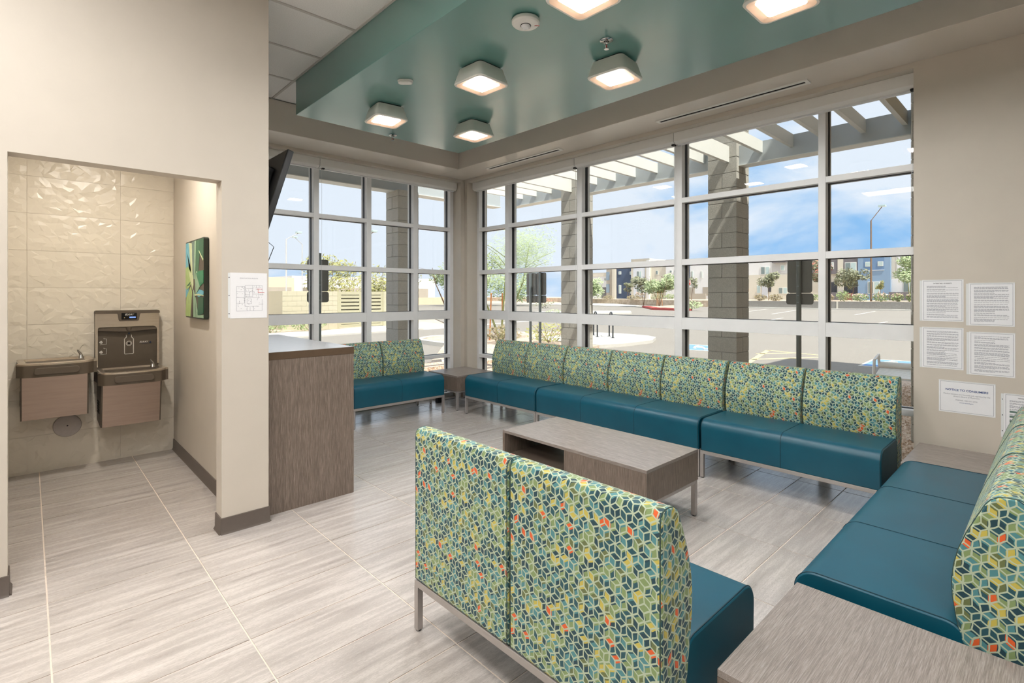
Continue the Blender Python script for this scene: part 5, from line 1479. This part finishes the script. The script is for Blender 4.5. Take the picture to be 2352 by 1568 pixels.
h = house('townhouse', 53.0, 57.1, 8.25, 'house_cream', 'cream townhouse tower with white panels and stacked windows', 9.6, 0.6)
hp(h, 'panel', 54.0, 56.6, 4.1, 6.9, 'house_panel'); hp(h, 'panel', 54.0, 56.5, 0.95, 3.5, 'house_panel'); hp(h, 'pilaster', 53.0, 53.6, ZT, 8.0, 'house_white', -0.2, 0.02)
hwin(h, 54.7, 55.8, 4.7, 6.0); hwin(h, 54.7, 55.8, 1.7, 3.3)
h = house('townhouse', 49.8, 53.0, 7.6, 'house_cream', 'plain beige townhouse facade with a small square window', 9)
hwin(h, 51.55, 52.05, 5.2, 6.0, 0)
h = house('townhouse', 46.1, 49.8, 7.8, 'house_white', 'white townhouse facade behind the island tree', 9, 0.3)
hwin(h, 48.5, 49.0, 5.45, 5.95, 0); hwin(h, 47.6, 48.1, 5.45, 5.95, 0)
h = house('townhouse', 41.0, 46.1, 7.6, 'house_white', 'white townhouse with garages left of the block column', 9)
hp(h, 'panel', 45.2, 46.1, 4.1, 7.6, 'house_navy'); hwin(h, 45.6, 45.95, 4.9, 6.4, 0, True)
hwin(h, 44.5, 45.0, 4.5, 5.7); hwin(h, 42.8, 43.2, 4.4, 5.6)
hp(h, 'garage_door', 44.3, 45.9, 1.3, 2.8, 'house_tan'); hp(h, 'garage_door', 41.5, 42.8, 1.3, 2.8, 'house_tan'); hp(h, 'garden_wall', 41.0, 46.1, ZT, 1.65, 'house_tan', -2.6, -2.4)
h = house('townhouse', 34.9, 41.0, 7.4, 'house_cream', 'cream townhouse hidden behind the block column', 9)
hwin(h, 37.5, 38.7, 4.6, 5.9)
h = house('townhouse', 28.7, 34.9, 7.4, 'house_white', 'white townhouse with an awning right of the block column', 9, 0.3)
hp(h, 'base_band', 28.7, 34.9, ZT, 4.65, 'house_cream'); hwin(h, 31.5, 32.9, 4.7, 5.95); hp(h, 'grey_bay', 28.7, 31.2, 4.8, 7.4, 'house_grey', -0.07, 0.02)
hp(h, 'awning', 28.9, 30.9, 6.45, 6.65, 'house_dark', -0.9, -0.05); hwin(h, 29.3, 29.9, 5.2, 6.1, 0, True); hwin(h, 28.9, 30.2, 1.6, 2.6); hp(h, 'door', 31.8, 32.7, 1.0, 3.4, 'house_panel', -0.09); hp(h, 'door', 31.3, 31.75, 1.9, 3.4, 'house_black', -0.09); hwin(h, 32.9, 33.5, 1.7, 3.0, 0, True)
h = house('townhouse', 19.6, 28.7, 7.6, 'house_cream', 'townhouse with dark upper bays behind the red-flowering tree', 9)
hp(h, 'dark_bay', 22.1, 23.9, 4.5, 7.6, 'house_dark', -0.4, 0.02); hp(h, 'dark_bay', 19.6, 21.4, 4.4, 7.6, 'house_dark', -0.4, 0.02)
hp(h, 'dark_bay', 24.6, 27.6, 4.5, 7.6, 'house_dark', -0.1, 0.02)
o_ = h.location
for (a, c, e0, e1) in ((19.75, 21.2, 4.6, 6.1), (22.6, 23.4, 5.2, 6.2)):
    w = part('window', B(-0.48, -0.4, a - o_.y, c - o_.y, e0 - ZT, e1 - ZT), 'house_frame', h)
    mid = (a + c) / 2
    part('pane', B(-0.5, -0.47, a + 0.08 - o_.y, mid - 0.03 - o_.y, e0 + 0.08 - ZT, e1 - 0.08 - ZT), 'house_glass_pale', w); part('pane', B(-0.5, -0.47, mid + 0.03 - o_.y, c - 0.08 - o_.y, e0 + 0.08 - ZT, e1 - 0.08 - ZT), 'house_glass', w)
hp(h, 'porch_opening', 19.7, 21.4, 1.5, 3.5, 'house_black'); hp(h, 'porch_opening', 22.3, 23.4, 1.6, 3.3, 'house_black'); hp(h, 'patio_wall', 21.0, 23.6, ZT, 1.8, 'house_dark', -1.6, -1.4); hp(h, 'patio_gate', 20.0, 21.0, ZT, 1.7, 'house_gate', -1.6, -1.5); hp(h, 'pilaster', 21.4, 22.1, ZT, 7.6, 'house_cream', -0.45, 0.02)
h = house('townhouse', 15.8, 19.6, 7.6, 'house_blue', 'light blue townhouse with a recessed panel and two small square windows', 9.3, 0.5)
hp(h, 'recess', 16.5, 18.9, 4.9, 6.9, 'house_bluedeep', -0.02, 0.05); hp(h, 'recess_sill', 16.5, 18.95, 4.82, 4.9, 'house_panel', -0.1, 0.02)
hwin(h, 18.0, 18.7, 5.4, 6.05, 0, True); hwin(h, 16.6, 17.25, 5.4, 6.05, 0, True); hwin(h, 17.0, 18.4, 1.6, 3.3)
h = house('townhouse', 7.0, 15.8, 7.4, 'house_cream', 'white and cream townhouse at the right end of the row', 9)
hp(h, 'panel', 9.0, 15.2, 4.6, 7.4, 'house_white'); hp(h, 'panel', 7.0, 15.8, 1.8, 3.6, 'house_white'); hwin(h, 13.2, 14.5, 1.8, 3.3); hp(h, 'patio_wall', 7.0, 15.8, ZT, 1.8, 'house_dark', -1.6, -1.4)

# ------------------------------------------------------------------ far left background
fb = empty('far_building', (20.0, 92.0, G), 0, 'long low cream building far beyond the bin enclosure at the left', 'building')
part('wall', B(0, 14, 0, 10, 0, 4.6), 'far_wall', fb)
w = part('window', B(3.2, 5.2, -0.05, 0.1, 0.9, 2.4), 'house_frame', fb); part('pane', B(3.4, 5.0, -0.1, -0.04, 1.05, 2.25), 'house_glass', w)
part('porch', B(8.5, 13, -1.5, 0.0, 0, 2.9), 'house_tan', fb)
fb = empty('far_building', (38.0, 104.0, G), 0, 'flat white warehouse above the enclosure gates', 'building')
part('wall', B(0, 34, 0, 14, 0, 5.4), 'house_white', fb)
part('front_wing', B(2, 28, -6, 0.0, 0, 3.0), 'house_tan', fb)
fw = tag(part('boundary_wall', B(-30, 58, 0, 0.3, 0, 1.15), 'far_wall', None, None, 0, (0, 70, G)), 'long pale boundary wall far behind the bin enclosure', 'wall')
